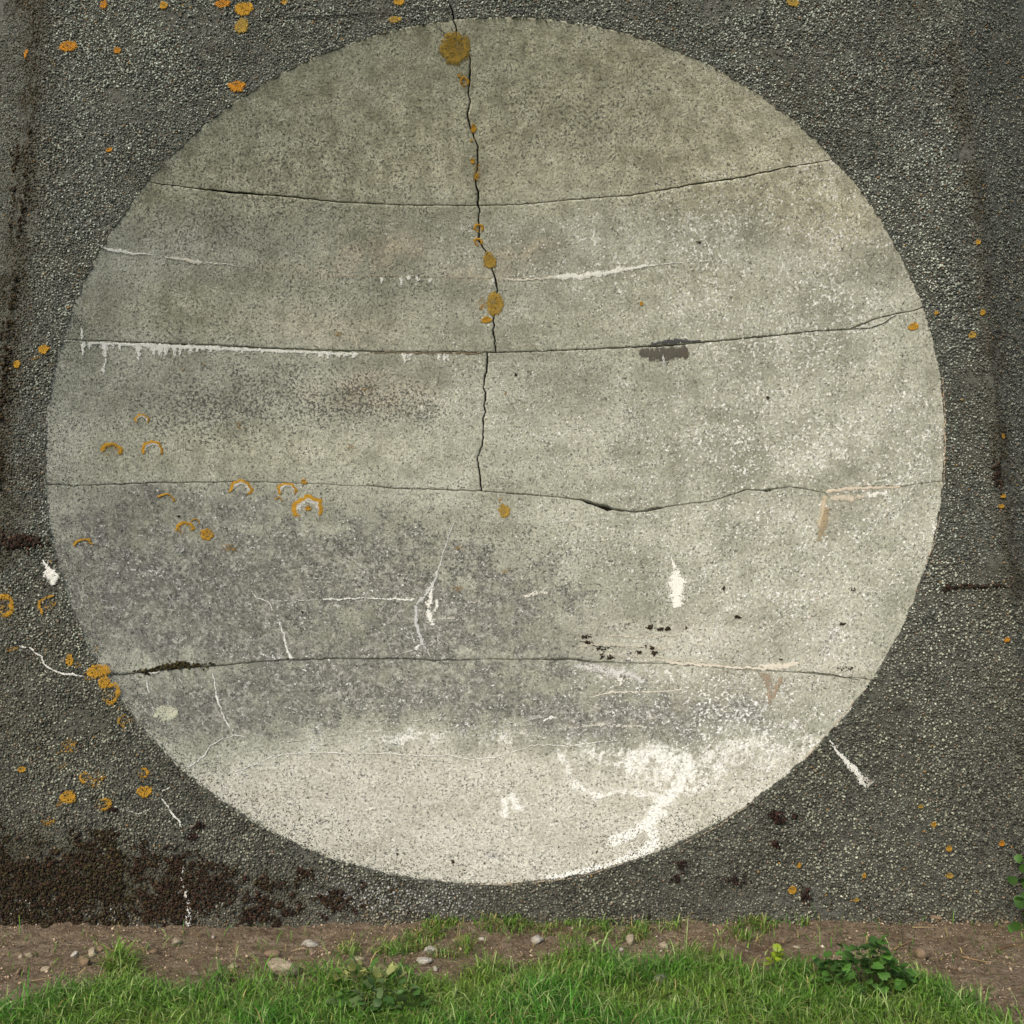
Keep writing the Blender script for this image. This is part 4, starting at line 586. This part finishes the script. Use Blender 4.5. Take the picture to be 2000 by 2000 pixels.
# dry stems and straws
def stem(pts, r, col, label, group=None, lift=.006, name='dry_stem'):
    q = []
    for i, (x, y, *z) in enumerate(pts): g = on_ground(x, y, .01); q.append([g[0], g[1], float(gz(g[0], g[1]))+lift+(z[0] if z else 0)])
    q = np.array(q); L = np.linspace(0, 1, len(q)); tt_ = np.linspace(0, 1, 10); c = np.stack([np.interp(tt_, L, q[:, i]) for i in range(3)], 1); c[1:-1] = (c[:-2]+2*c[1:-1]+c[2:])/4; c0 = c[0].copy(); c = c-c0
    ring = []
    for i in range(10):
        t = c[min(i+1, 9)]-c[max(i-1, 0)]; t /= np.linalg.norm(t); a = np.cross(t, [0, 0, 1.]) if abs(t[2]) < .9 else np.cross(t, [1., 0, 0]); a /= np.linalg.norm(a); b = np.cross(t, a); rr2 = r*(1-.5*i/9); ring.append([c[i]+rr2*(a*math.cos(k)+b*math.sin(k)) for k in np.linspace(0, 2*math.pi, 6)[:-1]])
    v = np.array(ring).reshape(-1, 3); f = [[i*5+k, i*5+(k+1) % 5, (i+1)*5+(k+1) % 5, (i+1)*5+k] for i in range(9) for k in range(5)]+[[0, 1, 2, 3, 4][::-1], [45, 46, 47, 48, 49]]
    o = mesh_obj(name, v, f, M_STRAW, None, True, {'col': np.tile(col, (50, 1))}); o.location = c0; return tag(o, label, 'stem', group)
SL = 'dry straw-coloured stalk lying flat on the bare earth'; SG = 'straws on the earth'; ST = (.42, .32, .17); BRN = (.14, .08, .04)
for p in ([(568,1846),(590,1845),(608,1851)],[(630,1842),(640,1848)],[(716,1852),(728,1842)],[(838,1830),(853,1823)],[(1315,1840),(1333,1846)],[(1350,1817),(1368,1811)],[(1285,1818),(1296,1822)],[(300,1888),(320,1880)],[(445,1880),(462,1866)],[(808,1886),(822,1880)],[(1782,1833),(1830,1836)],[(1690,1852),(1700,1858)],[(60,1900),(110,1896)],[(1460,1818),(1480,1830)]): stem(p, .0016, ST, SL, SG)
stem([(1745,1866),(1765,1858),(1787,1850)], .0032, (.30, .19, .10), 'forked-looking brown twig lying behind the upright brown stone'); stem([(1880,1876),(1925,1884),(1985,1898)], .004, (.24, .16, .08), 'long bare root-like twig across the earth'); stem([(1950,1868),(1975,1862),(2005,1863)], .004, BRN, 'dark twig beyond the long root-like one'); stem([(1505,1862),(1512,1845),(1528,1832)], .0024, (.25, .17, .10), 'bent brown twig beside the lime-green seedling')
stem([(1642,1842,0),(1643,1842,.05),(1647,1842,.10)], .0016, (.07, .13, .03), 'single tall green stalk standing in bare earth', name='green_stalk'); stem([(1720,1845,0),(1716,1844,.04),(1712,1843,.075)], .0013, (.10, .17, .05), 'thin pale green stalk leaning in bare earth', name='green_stalk'); stem([(1778,1902,0),(1779,1902,.045),(1781,1902,.085)], .0017, (.08, .12, .03), 'green stalk upright beside the leafy clump', name='green_stalk'); stem([(1555,1915,0),(1558,1915,.05),(1561,1915,.10)], .0016, (.07, .10, .03), 'dark stalk between the seedling and the leafy clump', name='green_stalk')

# broad-leaved plants
def leaf_mesh(kind):
    n = 9; t = np.linspace(0, 1, n); prof = {'round': np.sin(np.pi*np.clip(t*.92+.05, 0, 1))**.62, 'lance': np.sin(np.pi*t**.75)**1.1*.42, 'lobed': np.sin(np.pi*np.clip(t*.95+.03, 0, 1))**.7*(1+.24*np.cos(t*np.pi*7))}[kind]*.52
    prof[-1] = .01; v = []
    for i in range(n):
        z = .18*t[i]-.34*t[i]**2; v += [(-prof[i], t[i], z+.16*prof[i]+.03*(-1)**i), (0, t[i], z), (prof[i], t[i], z+.16*prof[i]-.03*(-1)**i)]
    f = [[i*3+k, i*3+k+1, i*3+k+4, i*3+k+3] for i in range(n-1) for k in (0, 1)]; return v, f
def leaf_data(kind, col):
    v, f = leaf_mesh(kind); o = mesh_obj('leaf', v, f, M_LEAF, None, True, {'col': np.tile(col, (len(v), 1))*np.linspace(.8, 1.15, len(v))[:, None]}); me = o.data; bpy.data.objects.remove(o); return me
LM = {k: [leaf_data(k, np.array(c)*f) for f in (.65, .85, 1., 1.25)] for k, c in (('round', (.070, .155, .036)), ('lobed', (.075, .175, .032)), ('lance', (.075, .165, .030)))}
LM['lime'] = [leaf_data('lobed', np.array((.30, .40, .035))*f) for f in (.85, 1.1)]; LM['pale'] = [leaf_data('round', np.array((.13, .20, .07))*f) for f in (.8, 1.)]; LM['straw'] = [leaf_data('lance', np.array((.32, .34, .12))*f) for f in (.7, 1., 1.2)]
def add_leaf(root, kind, loc, size, azi, pitch, roll=0):
    o = bpy.data.objects.new('leaf', random.choice(LM[kind])); COL.objects.link(o); o.parent = root; o.location = loc; o.rotation_euler = (pitch, roll, azi); o.scale = (size*random.uniform(.85, 1.15), size, size)
def stalk_mesh(root, a, b, r=.0014, col=(.09, .13, .035)):
    a = np.array(a, float); b = np.array(b, float); m = (a+b)/2+np.array([0, 0, .15*np.linalg.norm(b-a)]); c = [a, m, b]; v = []
    for p in c: v += [p+np.array((r*math.cos(k), r*math.sin(k), 0)) for k in (0, 2.1, 4.2)]
    f = [[i*3+k, i*3+(k+1) % 3, (i+1)*3+(k+1) % 3, (i+1)*3+k] for i in (0, 1) for k in range(3)]; mesh_obj('stalk', v, f, M_STRAW, root, True, {'col': np.tile(col, (9, 1))})
def clump(name, px, py, spread, height, kinds, n, size, label, cat='plant', upright=.5):
    g = on_ground(px, py, .01); g[2] = float(gz(g[0], g[1])); root = empty(name, g); tag(root, label, cat)
    for i in range(n):
        a = random.uniform(0, 2*math.pi); d = math.sqrt(random.random()); x = spread[0]*d*math.cos(a); y = spread[1]*d*math.sin(a); z = max(.012, height*(1-.75*d*d)*random.uniform(.45, 1.1)); s = random.uniform(*size)
        if i % 3 == 0: stalk_mesh(root, (x*.4, y*.4, -.004), (x, y, z))
        add_leaf(root, random.choice(kinds), (x, y, z), s, a-math.pi/2+random.gauss(0, .8), random.gauss(.15 if upright < .6 else .9, .4), random.gauss(0, .35))
    return root
clump('leafy_clump', 1690, 1940, (.165, .10), .175, ['round', 'lobed', 'lobed'], 135, (.026, .046), 'bushy dark green clump of broad scalloped leaves at the grass edge')
clump('leafy_clump', 1610, 1922, (.07, .05), .11, ['round', 'lobed'], 26, (.022, .036), 'lower outlying tuft of scalloped leaves joined to the bushy clump')
clump('seedling', 1515, 1900, (.026, .02), .095, ['lime'], 18, (.022, .036), 'bright lime-green seedling standing up at the grass edge', upright=.7)
clump('weed', 750, 1975, (.19, .10), .10, ['pale', 'round', 'lance'], 95, (.026, .046), 'sprawling weed with grey-green rounded leaves amid curled pale blades')
clump('weed', 715, 1935, (.14, .06), .10, ['straw', 'lance', 'straw'], 60, (.034, .062), 'tangle of curled yellow-green blades with bleached tips', upright=.9)
clump('weed', 780, 1892, (.035, .03), .04, ['pale', 'round'], 16, (.018, .03), 'small rosette weed growing out of the earth edge')
clump('weed', 572, 1968, (.04, .03), .03, ['lime', 'lance'], 12, (.018, .028), 'little yellowish weed beside a bare patch in the grass')
# leaves climbing the corner of the slab
g = on_ground(1986, 1800, .03); g[1] = -.49; root = empty('climbing_plant', (g[0], g[1], float(gz(g[0], g[1])))); tag(root, 'bright green lobed leaves climbing against the rough face', 'plant')
for i in range(70):
    z = random.uniform(0, .27); x = random.gauss(.0, .045)*(1.15-z*2.0)+.02; y = z*math.tan(LEAN)*.9+random.uniform(-.05, .012); add_leaf(root, random.choice(['lobed', 'lobed', 'round']), (x, y, z), random.uniform(.030, .052), random.gauss(0, .5), random.gauss(1.35, .45), random.uniform(0, 6.28))
for i in range(4): stalk_mesh(root, (random.uniform(-.02, .03), 0, -.01), (random.uniform(-.03, .05), .03, random.uniform(.15, .26)), .002)
